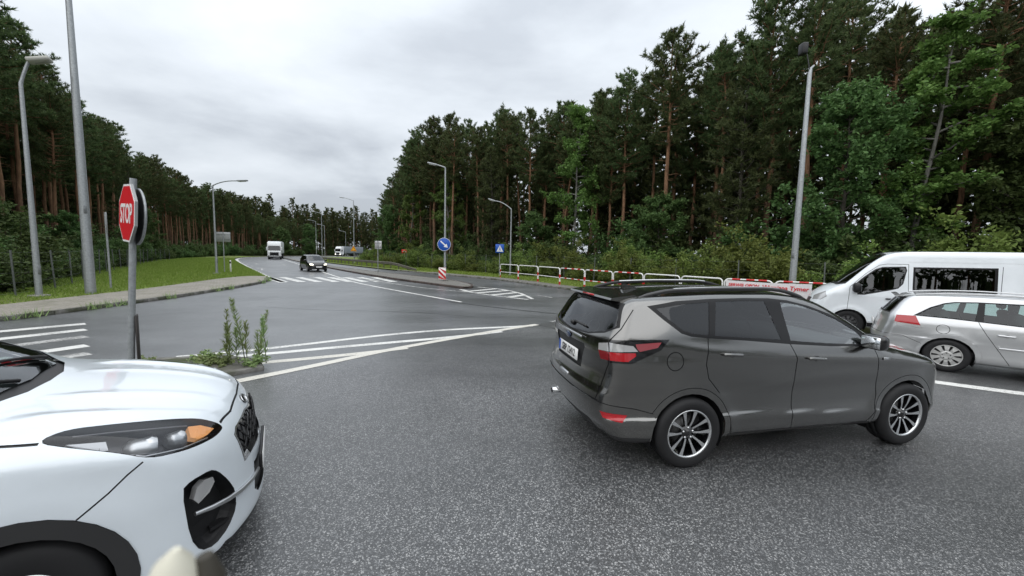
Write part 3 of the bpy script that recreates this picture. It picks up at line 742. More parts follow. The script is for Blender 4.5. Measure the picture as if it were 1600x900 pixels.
# left verge with the grass bank, right verge beyond the far kerb
FENCE_L = smooth_line([(-27, -10), (-20, 4), (-18.0, 11), (-18.3, 14.3), (-20, 16.8), (-23, 20.3), (-30, 28.3), (-37.5, 38), (-46, 48.5), (-57, 65.5), (-69.5, 88), (-77, 108)], 1.)
FENCE_R = smooth_line([(-50, 125), (-45, 105), (-33, 82), (-17, 54), (-8.5, 44.5), (-3., 38.6), (3.4, 32.2), (7., 26.), (10.3, 20.4), (13.4, 17.0), (18.5, 13.2), (27, 7.5), (40, -1)], 1.)
vergeL = sheet('grass_verge', [tuple(p) for p in WALK_IN[20:]] + [(-17.0, 26.62)] + [tuple(p) for p in LEFT_EDGE[1:] if p[1] < 112] + [tuple(p) for p in offset_line(FENCE_L, 3)[::-1]], .108, TURF)
RK = cut_line(RIGHT_KERB, -9, 130)
PAVR_IN = offset_line(RK, 1.25)
pavr = sheet('far_pavement', lerp_line(cut_line(RIGHT_KERB, -9, 38), offset_line(cut_line(RIGHT_KERB, -9, 38), 1.25)), .115, PAVE_I)
vergeR = sheet('far_grass_verge', lerp_line(offset_line(RK, .12), offset_line(FENCE_R, 3.)), .10, TURF)
# kerb stones, one by one
ks_me = {}
def kerb_run(line, parent, step, mat, h=.125, wd=.15, side=1, z0=0.):
    P = resample(line, step)
    key = (mat.name, h, wd)
    if key not in ks_me:
        m = MB(); m.rbox((0, 0, h / 2 - .02), (1, wd, h + .04), .012, 1); ks_me[key] = m.mesh('kerb_stone', mat)
    rr = random.Random(len(P))
    for a, b in zip(P[:-1], P[1:]):
        d = b - a; l = float(np.hypot(*d)); n = np.array((-d[1], d[0])) / l * side * wd * .5
        o = link('kerb_stone', ks_me[key], None, parent); c = (a + b) / 2 + n
        o.location = (c[0], c[1], z0 + rr.uniform(-.006, .006)); o.rotation_euler = (rr.uniform(-.02, .02), 0, math.atan2(d[1], d[0]) + rr.uniform(-.01, .01)); o.scale = (l - .012, 1, 1)
kerb_run(cut_line(LEFT_KERB, 3, 30), pave, 1.0, KERB)
kerb_run(cut_line(RIGHT_KERB, 6, 42), pavr, 1.0, KERB)
# the long median island and its nose
ISL_N = smooth_line([(-63, 104), (-43.1, 75), (-24., 48.), (-13.9, 34.55), (-8.3, 27.6), (-4.8, 23.9), (-3.0, 22.0)], .8)
ISL_F = smooth_line([(-63, 105), (-42, 76), (-21.7, 46.6), (-15.6, 40.0), (-11.5, 35.4), (-8.4, 32.1), (-5.8, 29.2), (-3.6, 26.6), (-2.4, 23.8)], .8)
isl = sheet('median_island', [tuple(p) for p in ISL_N] + [(-2.55, 22.0), (-2.3, 22.6)] + [tuple(p) for p in ISL_F[::-1]], .12, PAVE_I)
kerb_run(np.vstack([cut_line(ISL_N, 21, 80), [(-2.6, 21.8), (-2.25, 22.5)], cut_line(ISL_F, 23, 60)[::-1]]), isl, 1.0, KERB_D, side=1, h=.13)
# small broken island under the stop sign
STOP_P = [(-4.12, 6.28), (-4.5, 6.72), (-5.4, 6.95), (-6.5, 6.6), (-7.0, 5.7), (-6.6, 5.0), (-5.6, 5.05), (-4.6, 5.75)]
sisl = sheet('stop_island', STOP_P, .065, make_noise_mat('mossy_concrete', (.07, .068, .06), (.13, .125, .11), 5., .85, .4, .02, (.05, .065, .02), 1.5))
kerb_run(np.array(STOP_P + STOP_P[:1]), sisl, .6, KERB, h=.075, wd=.12, side=1)
# painted markings
def marking(name, quads, mat, label=None, z=.004):
    m = MB(); 
    for q in quads: m.add([(a, b, z) for a, b in q], [tuple(range(len(q)))])
    o = m.obj(name, mat); o['kind'] = 'structure'; return o
def line_mark(name, pts, wd, mat, dash=None, step=.6, z=.004):
    P = resample(pts, step); A = offset_line(P, wd / 2); B = offset_line(P, -wd / 2); m = MB(); s = 0.
    for i in range(len(P) - 1):
        s += step
        if dash and (s % (dash[0] + dash[1])) > dash[0]: continue
        m.add([(*A[i], z), (*A[i + 1], z), (*B[i + 1], z), (*B[i], z)], [(0, 3, 2, 1)])
    o = m.obj(name, mat); o['kind'] = 'structure'; return o
line_mark('edge_line', smooth_line([(-14.3, 23.9), (-16.5, 26.3), (-22.0, 33.2), (-31.5, 45.3), (-48.4, 67.3), (-61.4, 86.), (-68.3, 103), (-71.2, 122), (-69.2, 145), (-61.2, 175)], 1.), .45, LINE)
line_mark('lane_line', smooth_line([(-56, 93), (-49.9, 83.5), (-32, 57.2), (-15., 32.0), (-10.5, 25.2), (-7.2, 21.4), (-4.35, 18.3), (-2.1, 15.9)], .6), .17, LINE, z=.0042)
line_mark('island_line', smooth_line([(-13.0, 30.6), (-8.57, 25.6), (-5.3, 22.1), (-3.1, 20.6), (-2.4, 20.2)], .6), .14, LINE_W)
line_mark('turn_lane_line', smooth_line([(-66, 92), (-52, 73), (-38, 54.5), (-24, 37.2)], .6), .14, LINE_W, dash=(3, 4))
for i, (a, b) in enumerate(zip([(-17.85, 28.01), (-16.98, 28.3), (-15.96, 28.64), (-14.83, 29.03), (-13.95, 29.32), (-12.95, 29.66), (-11.93, 30.0), (-10.95, 30.3)], [(-14.44, 24.28), (-13.46, 24.55), (-12.5, 24.82), (-11.52, 25.1), (-10.65, 25.35), (-9.8, 25.59), (-8.93, 25.83), (-8.05, 26.1)])):
    d = Vector((b[0] - a[0], b[1] - a[1])).normalized(); n = Vector((-d.y, d.x)) * .25
    marking('crossing_stripe', [[(a[0] + n.x, a[1] + n.y), (a[0] - n.x, a[1] - n.y), (b[0] - n.x, b[1] - n.y), (b[0] + n.x, b[1] + n.y)]], LINE)
# zebra on the side road at the left
for i, (r0, r1, mt) in enumerate([((-11.87, 8.77), (-11.07, 9.85), LINE), ((-10.95, 8.0), (-10.3, 9.16), LINE), ((-10.05, 7.3), (-9.5, 8.45), LINE_W), ((-9.2, 6.5), (-8.62, 7.67), LINE), ((-8.5, 6.0), (-7.95, 7.1), LINE_W)]):
    a = Vector(r1); d = (Vector(r0) - a).normalized(); a = a + Vector((0, 0)); b = a + d * 4.2; n = Vector((-d.y, d.x)) * .17
    marking('crossing_stripe', [[tuple(a + n), tuple(b + n), tuple(b - n), tuple(a - n)]], mt)
# hatched triangle that leads to the small island
TB = smooth_line([(-4.55, 5.28), (-4.02, 5.91), (-3.38, 6.67), (-2.6, 7.73), (-1.48, 8.91), (0.02, 10.42), (0.75, 11.05)], .3)
TT = smooth_line([(-6.2, 6.95), (-5.12, 7.58), (-4.22, 8.3), (-3.13, 9.2), (-1.69, 10.05), (-0.51, 10.42), (0.6, 10.85)], .3)
line_mark('hatch_border', TB, .20, LINE_Y, z=.0048); line_mark('hatch_border', TT, .18, LINE, z=.0044)
line_mark('hatch_bar', smooth_line([(-5.7, 6.85), (-4.93, 7.2), (-3.32, 8.12), (-1.23, 9.22), (-.25, 9.95)], .3), .20, LINE, z=.0040)
line_mark('hatch_bar', smooth_line([(-5.2, 6.35), (-4.57, 6.65), (-3.03, 7.42), (-2.2, 8.0)], .3), .20, LINE_Y, z=.0040)
line_mark('give_way_line', smooth_line([(.85, 11.15), (1.6, 12.0), (2.4, 12.6)], .3), .12, LINE_W, dash=(.5, .4))
# nose of the median: outline and bars
NO = smooth_line([(-2.9, 21.5), (-2.35, 20.2), (-.4, 18.2), (.75, 17.3)], .3); NF = smooth_line([(-2.1, 23.3), (-.7, 22.4), (.45, 20.3), (.95, 17.5)], .3)
line_mark('island_nose_line', NO, .16, LINE); line_mark('island_nose_line', NF, .16, LINE)
for t in (.22, .42, .62, .80):
    a = NO[int(t * (len(NO) - 1))]; b = NF[int(min(.98, t * .85 + .06) * (len(NF) - 1))]; d = (b - a) / np.hypot(*(b - a)); n = np.array((-d[1], d[0])) * .17
    marking('island_nose_bar', [[tuple(a + n + d * .05), tuple(b + n - d * .05), tuple(b - n - d * .05), tuple(a - n + d * .05)]], LINE, z=.0052)
marking('island_tip_mark', [[(-3.0, 21.35), (-2.75, 21.45), (-2.35, 21.0), (-2.5, 20.7)]], LINE, z=.0058)
line_mark('centre_line', smooth_line([(1.3, 19.2), (3.2, 16.2), (5.6, 12.9), (8, 10.3)], .5), .12, LINE_W, dash=(1.5, 2.5), z=.0046)
line_mark('near_lane_line', smooth_line([(5.0, 7.9), (6.2, 7.05), (7.25, 6.36), (8.05, 5.86), (11, 4.2), (18, .5)], .4), .24, LINE)
line_mark('tar_seam', smooth_line([(-2.6, 15.9), (-.6, 14.4), (1.6, 13.1), (3.8, 12.2), (6.4, 11.6)], .4), .10, TAR, z=.0036)
line_mark('tar_seam', smooth_line([(-9, 13.5), (-6.5, 12.9), (-3.5, 13.0), (-1.2, 12.2)], .4), .03, TAR, z=.0036)
line_mark('tar_seam', smooth_line([(.75, 11.0), (2.4, 9.2), (4.0, 8.1), (6.2, 6.75)], .4), .03, TAR, z=.0036)
# lane arrows far up the carriageway
for (x, y, a) in ((-25.8, 39.5, .60), (-36, 54, .60), (-30.6, 51.5, .6)):
    c, s = math.cos(a + PI / 2), math.sin(a + PI / 2); T_ = lambda u, v: (x + u * c - v * s, y + u * s + v * c)
    marking('lane_arrow', [[T_(-2, -.09), T_(.6, -.09), T_(.6, .09), T_(-2, .09)], [T_(.6, -.42), T_(2, 0), T_(.6, .42)]], LINE_W)
# grass blades on the verges
def scatter_in(poly, n, rr):
    P = np.array(poly); lo, hi = P.min(0), P.max(0); out = []
    x1, y1 = P[:, 0], P[:, 1]; x2, y2 = np.roll(x1, -1), np.roll(y1, -1)
    while sum(map(len, out)) < n:
        q = rr.uniform(lo, hi, (60000, 2)); ins = np.zeros(len(q), bool)
        for a, b, c, d in zip(x1, y1, x2, y2):
            k = (b > q[:, 1]) != (d > q[:, 1])
            with np.errstate(divide='ignore', invalid='ignore'): ins ^= k & (q[:, 0] < (c - a) * (q[:, 1] - b) / (d - b) + a)
        q = q[ins]
        if not len(q): break
        out.append(q)
    return np.vstack(out)[:n]
def blades(name, pts, z, h0, h1, wd, mat, rr, label, cat):
    n = len(pts); a = rr.uniform(0, 2 * PI, n); h = rr.uniform(h0, h1, n); lx = rr.normal(0, .45, (n, 2)) * h[:, None]
    D = np.hypot(pts[:, 0], pts[:, 1]); w2 = wd * np.clip(D / 14, 1, 3)
    A = np.c_[pts + np.stack([np.cos(a), np.sin(a)], 1) * w2[:, None], np.full(n, z)]; B = np.c_[pts - np.stack([np.cos(a), np.sin(a)], 1) * w2[:, None], np.full(n, z)]; C = np.c_[pts + lx, z + h]
    V = np.stack([A, B, C], 1).reshape(-1, 3); F = np.arange(3 * n).reshape(-1, 3)
    o = link(name, me_np(name, V, F, mat)); tag(o, label, cat, kind='stuff'); return o
rg = np.random.default_rng(3)
VL = [tuple(p) for p in WALK_IN[45:]] + [(-17.0, 26.62)] + [tuple(p) for p in LEFT_EDGE[1:] if p[1] < 80] + [tuple(p) for p in offset_line(FENCE_L, 1.5)[::-1] if 5 < p[1] < 78]
q = scatter_in(VL, 110000, rg)
blades('grass', q, .10, .05, .15, .011, L_GRASS, rg, 'mown green grass on the bank beside the left pavement', 'grass')
VR = lerp_line(offset_line(cut_line(RIGHT_KERB, 8, 90), 1.3), [p for p in offset_line(FENCE_R, 2.) if 8 < p[1] < 90])
q = scatter_in(VR, 60000, rg)
blades('grass', q, .09, .05, .20, .011, L_GRASS, rg, 'rough grass strip between the far kerb and the wire fence', 'grass')
# weeds in the kerb joints
kp = cut_line(LEFT_KERB, 8, 26.5); ii = rg.integers(0, len(kp), 1500); cl = rg.random(len(kp)) < .28
ii = ii[cl[ii]]
q = kp[ii] + rg.normal(0, .10, (len(ii), 2)); blades('kerb_weeds', q, .02, .06, .30, .012, L_WEED, rg, 'scruffy weeds growing out of the left kerb joint', 'weeds')

# ------------------------------------------------------------------ vehicles
WM = dict(tyre=RUB, rim=ALU, dark=BLKG, disc=DISC)
WM_V = dict(tyre=RUB, rim=M('shade_painted_rim', (.07, .07, .072), .5, .4), dark=BLK, disc=DISC)  # van rims coloured dark to stand for the shadow around them
WM_S = dict(tyre=RUB, rim=ALUP, dark=BLK, disc=DISC)
side_c = lambda c, n: abs(n.y) > .25
rear_c = lambda c, n: n.x < -.30 and c.x < 0
upc = lambda c, n: n.z > .30
def handle(parent, x, y, z, L_, mat, tilt=0.):
    s = 1 if y > 0 else -1
    m = MB(); m.rbox((0, 0, 0), (L_, .030, .034), .013, 2); m.rbox((L_ * .36, -s * .012, 0), (L_ * .2, .04, .026), .01, 1); m.rbox((-L_ * .36, -s * .012, 0), (L_ * .2, .04, .026), .01, 1)
    o = m.obj('handle', mat, parent); o.location = (x, y + s * .022, z); o.rotation_euler = (0, tilt, 0)
    c = MB(); c.lathe([(.0, 0), (.034, 0), (.036, .002)], 16); p = c.obj('handle_recess', BLK, parent); p.location = (x + .01, y + s * .0015, z - .002); p.scale = (1.2, 1, .75)
    return o
def mirror_unit(parent, x, y, z, mat, sc=1., fwd=1):
    s = 1 if y > 0 else -1
    m = MB(); m.rbox((0, s * .10 * sc, .06 * sc), (.13 * sc, .22 * sc, .155 * sc), .05 * sc, 3); o = m.obj('door_mirror', mat, parent); o.location = (x, y, z)
    a = MB(); a.rbox((.005, -s * .01, .0), (.07, .12, .05), .018, 2); a.obj('mirror_arm', BLK, o)
    g = MB(); g.rbox((-.066 * sc * fwd, s * .105 * sc, .06 * sc), (.006, .175 * sc, .115 * sc), .0028, 1); g.obj('mirror_glass', M('mirror_glass', (.75, .78, .8), .03, 1.), o)
    return o
def place(root, pose): root.location = (pose[0], pose[1], 0); root.rotation_euler = (0, 0, pose[2])

# ---- dark grey SUV in the middle of the junction
suv = empty('suv'); place(suv, POSE['SUV'])
tag(suv, 'dark grey five-door SUV with roof rails crossing the wet junction', 'car')
dg = (-.55, -.83, .12)
lamp_c = lambda c, n: c.x < -.1 and c.y < -.4 and n.z < .8
rs = []
for ax in (0, 2.69): rs.append(reg('body', None, circ((ax, .346), .392, 28), cond=lambda c, n: abs(c.y) > .55))
rs += [reg('quarter_window', G_PRIV, [(-.33, 1.535), (-.05, 1.572), (.27, 1.588), (.175, 1.29), (.02, 1.305), (-.09, 1.335), (-.24, 1.45)], cond=side_c, off=.004),
       reg('rear_door_window', G_PRIV, [(.35, 1.592), (.65, 1.597), (.95, 1.592), (1.01, 1.225), (.6, 1.255), (.24, 1.283)], cond=side_c, off=.004, parent='rear_door'),
       reg('front_door_window', G_FRONT, [(1.15, 1.583), (1.38, 1.548), (1.6, 1.485), (1.82, 1.395), (2.0, 1.29), (2.05, 1.245), (2.07, 1.15), (1.6, 1.172), (1.12, 1.212)], cond=side_c, off=.004, parent='front_door'),
       reg('body', TRIM, [(-.415, 1.555), (-.1, 1.60), (.3, 1.618), (.7, 1.622), (1.02, 1.617), (1.25, 1.595), (1.5, 1.54), (1.75, 1.455), (2.0, 1.335), (2.13, 1.255), (2.15, 1.125), (1.6, 1.145), (1.1, 1.18), (.6, 1.227), (.16, 1.262), (-.02, 1.282), (-.12, 1.312), (-.28, 1.435)], cond=side_c, off=.001)]
rs += [reg('tail_light', CLRL, [(-.79, -.75, 1.222), (-.60, -.84, 1.205), (-.56, -.86, 1.155), (-.8, -.78, 1.142)], dg, lamp_c, -.004),
       reg('tail_light', REDL, [(-.805, -.78, 1.138), (-.59, -.87, 1.142), (-.585, -.87, 1.115), (-.66, -.87, 1.065), (-.8, -.79, 1.062)], dg, lamp_c, -.004),
       reg('tail_light', PINKL, [(-.585, -.85, 1.222), (-.34, -.88, 1.238), (-.375, -.88, 1.19), (-.55, -.87, 1.155), (-.57, -.86, 1.18)], dg, lamp_c, -.004),
       reg('tail_light', BLKG, [(-.79, -.745, 1.245), (-.25, -.87, 1.262), (-.34, -.88, 1.165), (-.62, -.87, 1.045), (-.8, -.79, 1.042)], dg, lamp_c, -.002),
       reg('tailgate_light', CLRL, [(-.83, -.615, 1.19), (-.795, -.735, 1.218), (-.80, -.765, 1.142), (-.845, -.64, 1.132)], dg, lamp_c, -.004, parent='tailgate'),
       reg('tailgate_light', REDL_D, [(-.845, -.64, 1.130), (-.80, -.766, 1.139), (-.80, -.772, 1.06), (-.845, -.69, 1.055)], dg, lamp_c, -.004, parent='tailgate')]
rs += [reg('body', BLK, s_, dg, lamp_c, .006, mirror=True) for s_ in stroke([tuple(np.array(p) @ np.array(basis(dg)).T) for p in [(-.56, -.735, 1.52), (-.69, -.77, 1.35), (-.79, -.748, 1.24), (-.805, -.772, 1.03), (-.87, -.715, .74), (-.885, -.69, .67)]], .010)]
rs += [reg('rear_window', G_REAR, [(-.60, 1.552), (0, 1.568), (.60, 1.552), (.68, 1.45), (.725, 1.365), (.62, 1.305), (.42, 1.258), (0, 1.232), (-.42, 1.258), (-.62, 1.305), (-.725, 1.365), (-.68, 1.45)], 'rear', rear_c, .004, parent='tailgate', split=False),
       reg('tailgate', TRIM, [(-.635, 1.568), (0, 1.583), (.635, 1.568), (.71, 1.45), (.757, 1.36), (.64, 1.29), (.43, 1.243), (0, 1.217), (-.43, 1.243), (-.64, 1.29), (-.757, 1.36), (-.71, 1.45)], 'rear', rear_c, .001, split=False),
       reg('tailgate', BLK, [(-.40, 1.135), (.40, 1.135), (.42, 1.10), (.36, .985), (.34, .88), (-.34, .88), (-.36, .985), (-.42, 1.10)], 'rear', rear_c, .012, split=False),
       reg('tailgate', P_GREY, [(-.66, 1.605), (.66, 1.605), (.765, 1.36), (.75, 1.245), (.772, 1.05), (.72, .75), (.69, .675), (-.69, .675), (-.72, .75), (-.772, 1.05), (-.75, 1.245), (-.765, 1.36)], 'rear', lambda c, n: n.x < -.15 and c.x < 0, 0., split=False),
       reg('body', BLK, [(-.72, .672), (.72, .672), (.72, .660), (-.72, .660)], 'rear', rear_c, .008)]
rs += [reg('reflector', REDL, [(-.86, -.745, .572), (-.63, -.845, .55), (-.68, -.85, .485), (-.84, -.77, .515)], dg, lambda c, n: c.x < -.3 and c.y < -.4, -.002, parent='bumper'),
       reg('bumper', BLK, [(-.55, .43), (.55, .43), (.6, .2), (-.6, .2)], 'rear', rear_c, .004, split=False),
       reg('bumper', P_CLAD, [(-1.1, .345), (-.40, .325), (-.40, .1), (-1.1, .1)], 'side', lambda c, n: c.x < 0, .003, split=False)]
rs += [reg('bumper', BLK, s_, 'side', lambda c, n: c.x < -.2, .004, split=False) for s_ in stroke([(-1.05, .668), (-.87, .655), (-.57, .612), (-.385, .562)], .008)]
rs += [reg('bumper', P_GREY, [(-1.1, .66), (-.87, .655), (-.57, .61), (-.38, .56), (-.36, .1), (-1.1, .1)], 'side', lambda c, n: c.x < 0, split=False)]
for ax in (0, 2.69):
    for s_ in stroke(circ((ax, .346), .452, 26, -.35, PI + .35), .007): rs.append(reg('body', BLK, s_, cond=lambda c, n: abs(c.y) > .55 and c.z > .25, off=.003))
# panel gaps
GAPS = [[(.16, 1.262), (.125, 1.02), (.165, .88), (.30, .735)], [(.452, .40), (.47, .305), (1.19, .305)], [(1.1, 1.18), (1.158, 1.04), (1.162, .73), (1.19, .31)], [(1.19, .305), (2.17, .305), (2.235, .42)], [(2.235, .42), (2.262, .6), (2.215, .93), (2.165, 1.11)], circ((-.2, 1.06), .085, 20) + [(-.115, 1.06)]]
for g in GAPS: rs += [reg('body', BLK, s_, cond=side_c, off=.006) for s_ in stroke(g, .009)]
rs += [reg('rear_door', P_GREY, [(.16, 1.262), (.125, 1.02), (.165, .88), (.30, .735), (.40, .60), (.452, .40), (.47, .305), (1.19, .305), (1.162, .73), (1.158, 1.04), (1.1, 1.18)], cond=side_c),
       reg('front_door', P_GREY, [(1.1, 1.18), (1.158, 1.04), (1.162, .73), (1.19, .305), (2.17, .305), (2.235, .42), (2.262, .6), (2.215, .93), (2.165, 1.11), (2.15, 1.125), (1.6, 1.145)], cond=side_c),
       reg('sill', P_CLAD, [(.44, .305), (2.22, .305), (2.24, .1), (.42, .1)], cond=side_c, off=.002),
       reg('windscreen', G_WS, [(1.52, -.52), (1.545, 0), (1.52, .52), (1.72, .63), (2.2, .715), (2.36, .62), (2.47, .35), (2.50, 0), (2.47, -.35), (2.36, -.62), (2.2, -.715), (1.72, -.63)], 'top', upc, .003, split=False),
       reg('body', TRIM, [(2.15, -.75), (2.2, -.72), (2.36, -.625), (2.47, -.36), (2.50, 0), (2.47, .36), (2.36, .625), (2.2, .72), (2.15, .75), (2.32, .76), (2.44, .64), (2.55, .36), (2.585, 0), (2.55, -.36), (2.44, -.64), (2.32, -.76)], 'top', upc, .004),
       reg('bonnet', P_GREY, [(2.44, -.68), (2.55, -.36), (2.585, 0), (2.55, .36), (2.44, .68), (2.9, .69), (3.2, .60), (3.34, .42), (3.40, 0), (3.34, -.42), (3.2, -.60), (2.9, -.69)], 'top', upc, -.002, split=False)]
hd = (.7, -.6, .35)
rs += [reg('headlight', G_LENS, [(2.93, -.83, .97), (3.1, -.75, .985), (3.33, -.50, .90), (3.36, -.52, .83), (3.2, -.74, .84), (3.02, -.85, .90)], hd, lambda c, n: c.x > 2.6 and c.y < -.3, -.001, recess=.05, rmat=SATIN)]
rs += [reg('front_grille', BLK, [(-.52, .88), (.52, .88), (.44, .62), (-.44, .62)], 'rear', lambda c, n: n.x > .3 and c.x > 2, .03, split=False), reg('front_grille', BLK, [(-.62, .50), (.62, .50), (.66, .32), (-.66, .32)], 'rear', lambda c, n: n.x > .3 and c.x > 2, .02, split=False)]
so = build_shell(SUV, (-1.12, 3.72, 1.08, .10, 1.82), (-.55, 3.1, .32, .50, .78), .034, rs, suv, P_GREY)
for s in (-1, 1):
    make_wheel(suv, 0, s * .800, .346, .346, .236, .235, 'vee', WM); make_wheel(suv, 2.69, s * .800, .346, .346, .236, .235, 'vee', WM)
    arch_liner(suv, 0, .346, .40, s * .86, s * .55, BLK); arch_liner(suv, 2.69, .346, .40, s * .775, s * .5, BLK)
    yd = float(SUV.W(np.array(.4), np.array(1.10))); handle(so[('rear_door', s)], .40, s * yd, 1.108, .215, P_GREY, .06)
    yd = float(SUV.W(np.array(1.38), np.array(1.04))); handle(so[('front_door', s)], 1.385, s * yd, 1.035, .215, P_GREY, .06)
    mirror_unit(so[('front_door', s)], 2.06, s * .865, 1.135, P_GREY if s > 0 else BLKG)
    # roof rail
    xs_ = np.linspace(-.42, 1.62, 22); pts = []
    for i, x in enumerate(xs_):
        yy = .585 - .02 * abs(x - .6); zt = float(SUV.T(np.array(x), np.array(yy))); lift = .052 * min(1, 4.2 * (i / 21) ** .8, 4.2 * (1 - i / 21) ** .8) - .012
        pts.append((x, s * yy, zt + lift))
    m = MB(); m.tube(pts, [.012] + [.021] * 20 + [.012], 8); m.obj('roof_rail', BLK if s > 0 else P_CLAD, suv)
    m = MB(); m.tube([(x, y - s * .004, z + .012) for x, y, z in pts[4:18]], .013, 6); m.obj('rail_trim', SATIN, suv)
# tailgate furniture
tg = so[('tailgate', 0)]
pl = MB(); pl.rbox((0, 0, 0), (.012, .56, .125), .006, 1); plate = pl.obj('number_plate', SIGNW, tg); plate.location = (-.912, .0, .985); plate.rotation_euler = (0, R(3), 0)
b_ = MB(); b_.box((-.0075, .255, 0), (.002, .045, .118)); b_.obj('plate_band', BLUEP, plate)
t_ = link('plate_number', text_mesh('SBP 12412', .105, .0008, spacing=.98, bold=.001), BLACKT, plate); t_.location = (-.0085, -.025, 0); t_.rotation_euler = (R(90), 0, R(-90)); t_.scale = (.88, 1.05, 1)
e_ = MB(); e_.lathe([(0, .0), (.058, .0), (.062, .004), (.058, .008), (0, .008)], 28, axis='x'); em = e_.obj('oval_badge', M('badge_blue', (.015, .03, .08), .2, coat=1.), tg); em.location = (-.915, 0, 1.155); em.rotation_euler = (0, 0, PI); em.scale = (1, 1.25, .55)
hl = MB(); hl.rbox((0, 0, 0), (.03, .24, .045), .014, 2); hl.obj('tailgate_handle', SATIN, tg).location = (-.948, .0, .735)
ch = MB(); ch.rbox((0, 0, 0), (.016, .74, .022), .008, 2); ch.obj('tailgate_trim', SATIN, tg).location = (-.912, 0, 1.20)
wp = MB(); wp.tube([(-.86, .02, 1.29), (-.845, -.05, 1.305), (-.835, -.30, 1.30)], [.016, .012, .008], 8); wp.rbox((-.85, -.16, 1.30), (.02, .36, .022), .008, 1); wp.rbox((-.865, .0, 1.285), (.05, .07, .05), .02, 2); wp.obj('rear_wiper', BLK, tg)
sp = MB(); sp.prism([(-.70, 1.592), (-.69, 1.612), (-.45, 1.642), (-.40, 1.620), (-.60, 1.575)], -.55, .55, 'y'); sp.obj('spoiler', P_GREY, tg)
bl = MB(); bl.rbox((-.697, 0, 1.602), (.016, .30, .020), .006, 1); bl.obj('high_brake_light', REDL, tg)
ex = MB(); ex.lathe([(.032, 0), (.036, .0), (.036, .12)], 18, axis='x'); ex.obj('exhaust_tip', CHROME, suv).location = (-.92, .50, .33)
fn = MB(); fn.prism([(-.30, 1.655), (-.10, 1.665), (-.24, 1.71), (-.29, 1.715)], -.02, .02, 'y'); fn.obj('roof_antenna', P_GREY, suv)
bd = MB(); bd.rbox((0, 0, 0), (.085, .006, .028), .002, 1); o = bd.obj('wing_badge', SATIN, suv); o.location = (2.30, -.930, 1.0)
# cabin
m = MB(); m.rbox((1.0, 0, .42), (3.2, 1.5, .12), .04); m.obj('cabin_floor', DARKI, suv)
m = MB(); m.rbox((2.02, 0, 1.0), (.55, 1.42, .30), .10, 3); m.obj('dashboard', DARKI, suv)
for y in (-.38, .38): seat(suv, 1.0, y, .68, SEATM); seat(suv, .15, y, .70, SEATM)
m = MB(); m.tube([(1.68 + .0 * math.cos(t), .38 + .18 * math.cos(t), 1.06 + .18 * math.sin(t)) for t in np.linspace(0, 2 * PI, 24, endpoint=False)], .014, 6, closed=True); m.box((1.69, .38, 1.06), (.02, .34, .05)); m.obj('steering_wheel', BLK, suv)
m = MB(); m.rbox((-.45, 0, .92), (.75, 1.36, .04), .01); m.obj('parcel_shelf', DARKI, suv)

# ---- white SUV whose nose fills the lower left
wsuv = empty('white_suv'); place(wsuv, POSE['CROSS'])
tag(wsuv, 'white SUV nosing in at the lower left with its amber indicator lit', 'car')
hd = (.5, -.72, .48); H_c = lambda c, n: c.x > -.2 and c.y < -.2
fr_c = lambda c, n: c.x > .3 and n.x > .15
rs = []
for ax in (0, -2.67): rs.append(reg('body', None, circ((ax, .33), .338, 30), cond=lambda c, n: abs(c.y) > .55))
HL = [(.065, -.81, 1.07), (.14, -.72, 1.082), (.3, -.67, 1.055), (.52, -.60, 1.01), (.64, -.55, .97), (.72, -.51, .905), (.755, -.52, .878), (.735, -.59, .868), (.71, -.65, .870), (.66, -.73, .878), (.6, -.80, .89), (.48, -.87, .91), (.35, -.87, .98), (.2, -.855, 1.035)]; HL = chaikin3(HL, 2)
rs += [reg('headlight', G_LENS, HL, hd, H_c, .0, recess=.075, rmat=M('lamp_housing', (.05, .05, .055), .25, .3))]
hbs = np.array(basis(hd))
rs += [reg('body', BLK, s_, hd, H_c, .004, mirror=True) for s_ in stroke([tuple(hbs @ np.array(p)) for p in HL + HL[:1]], .006)]
FG = [(.595, -.845, .685), (.63, -.815, .715), (.70, -.73, .715), (.735, -.69, .68), (.775, -.625, .575), (.80, -.58, .475), (.79, -.575, .36), (.74, -.64, .285), (.68, -.73, .25), (.635, -.79, .275), (.605, -.82, .38)]; FG = chaikin3(FG, 1)
fgd = (.72, -.66, .12)
rs += [reg('fog_light_pocket', None, FG, fgd, lambda c, n: c.x > .3 and c.y < -.3)]
# grille, lower intake, plate area in the front view (y, z)
GR = [(-.455, .795), (-.40, .825), (-.14, .832), (0, .80), (.14, .832), (.40, .825), (.455, .795), (.43, .60), (.27, .615), (0, .625), (-.27, .615), (-.43, .60)]
def grow(poly, d):
    c = np.mean(poly, axis=0); return [tuple(c + (np.array(p) - c) * (1 + d / np.linalg.norm(np.array(p) - c))) for p in poly]
rs += [reg('grille', BLKG, GR, 'rear', fr_c, .035, split=False), reg('grille_surround', BLK, grow(GR, .014), 'rear', fr_c, .012, split=False), reg('grille_surround', CHROME, grow(GR, .028), 'rear', fr_c, -.003, split=False)]
rs += [reg('front_bumper', BLK, [(-.32, .51), (.32, .51), (.36, .33), (.30, .28), (-.30, .28), (-.36, .33)], 'rear', fr_c, .02, split=False),
       reg('front_bumper', BLK, [(.2, .195), (1.2, .215), (1.2, .0), (.2, .0)], 'side', lambda c, n: c.x > .3, .0, split=False)]
gp3 = lambda L_, d: [tuple(np.array(basis(d)) @ np.array(p)) for p in L_]
BP = [(.455, .905), (.40, .86), (.33, .79), (.22, .70)]
for s_ in stroke(BP, .008): rs.append(reg('body', BLK, s_, cond=lambda c, n: abs(n.y) > .3 and c.x > 0, off=.004))
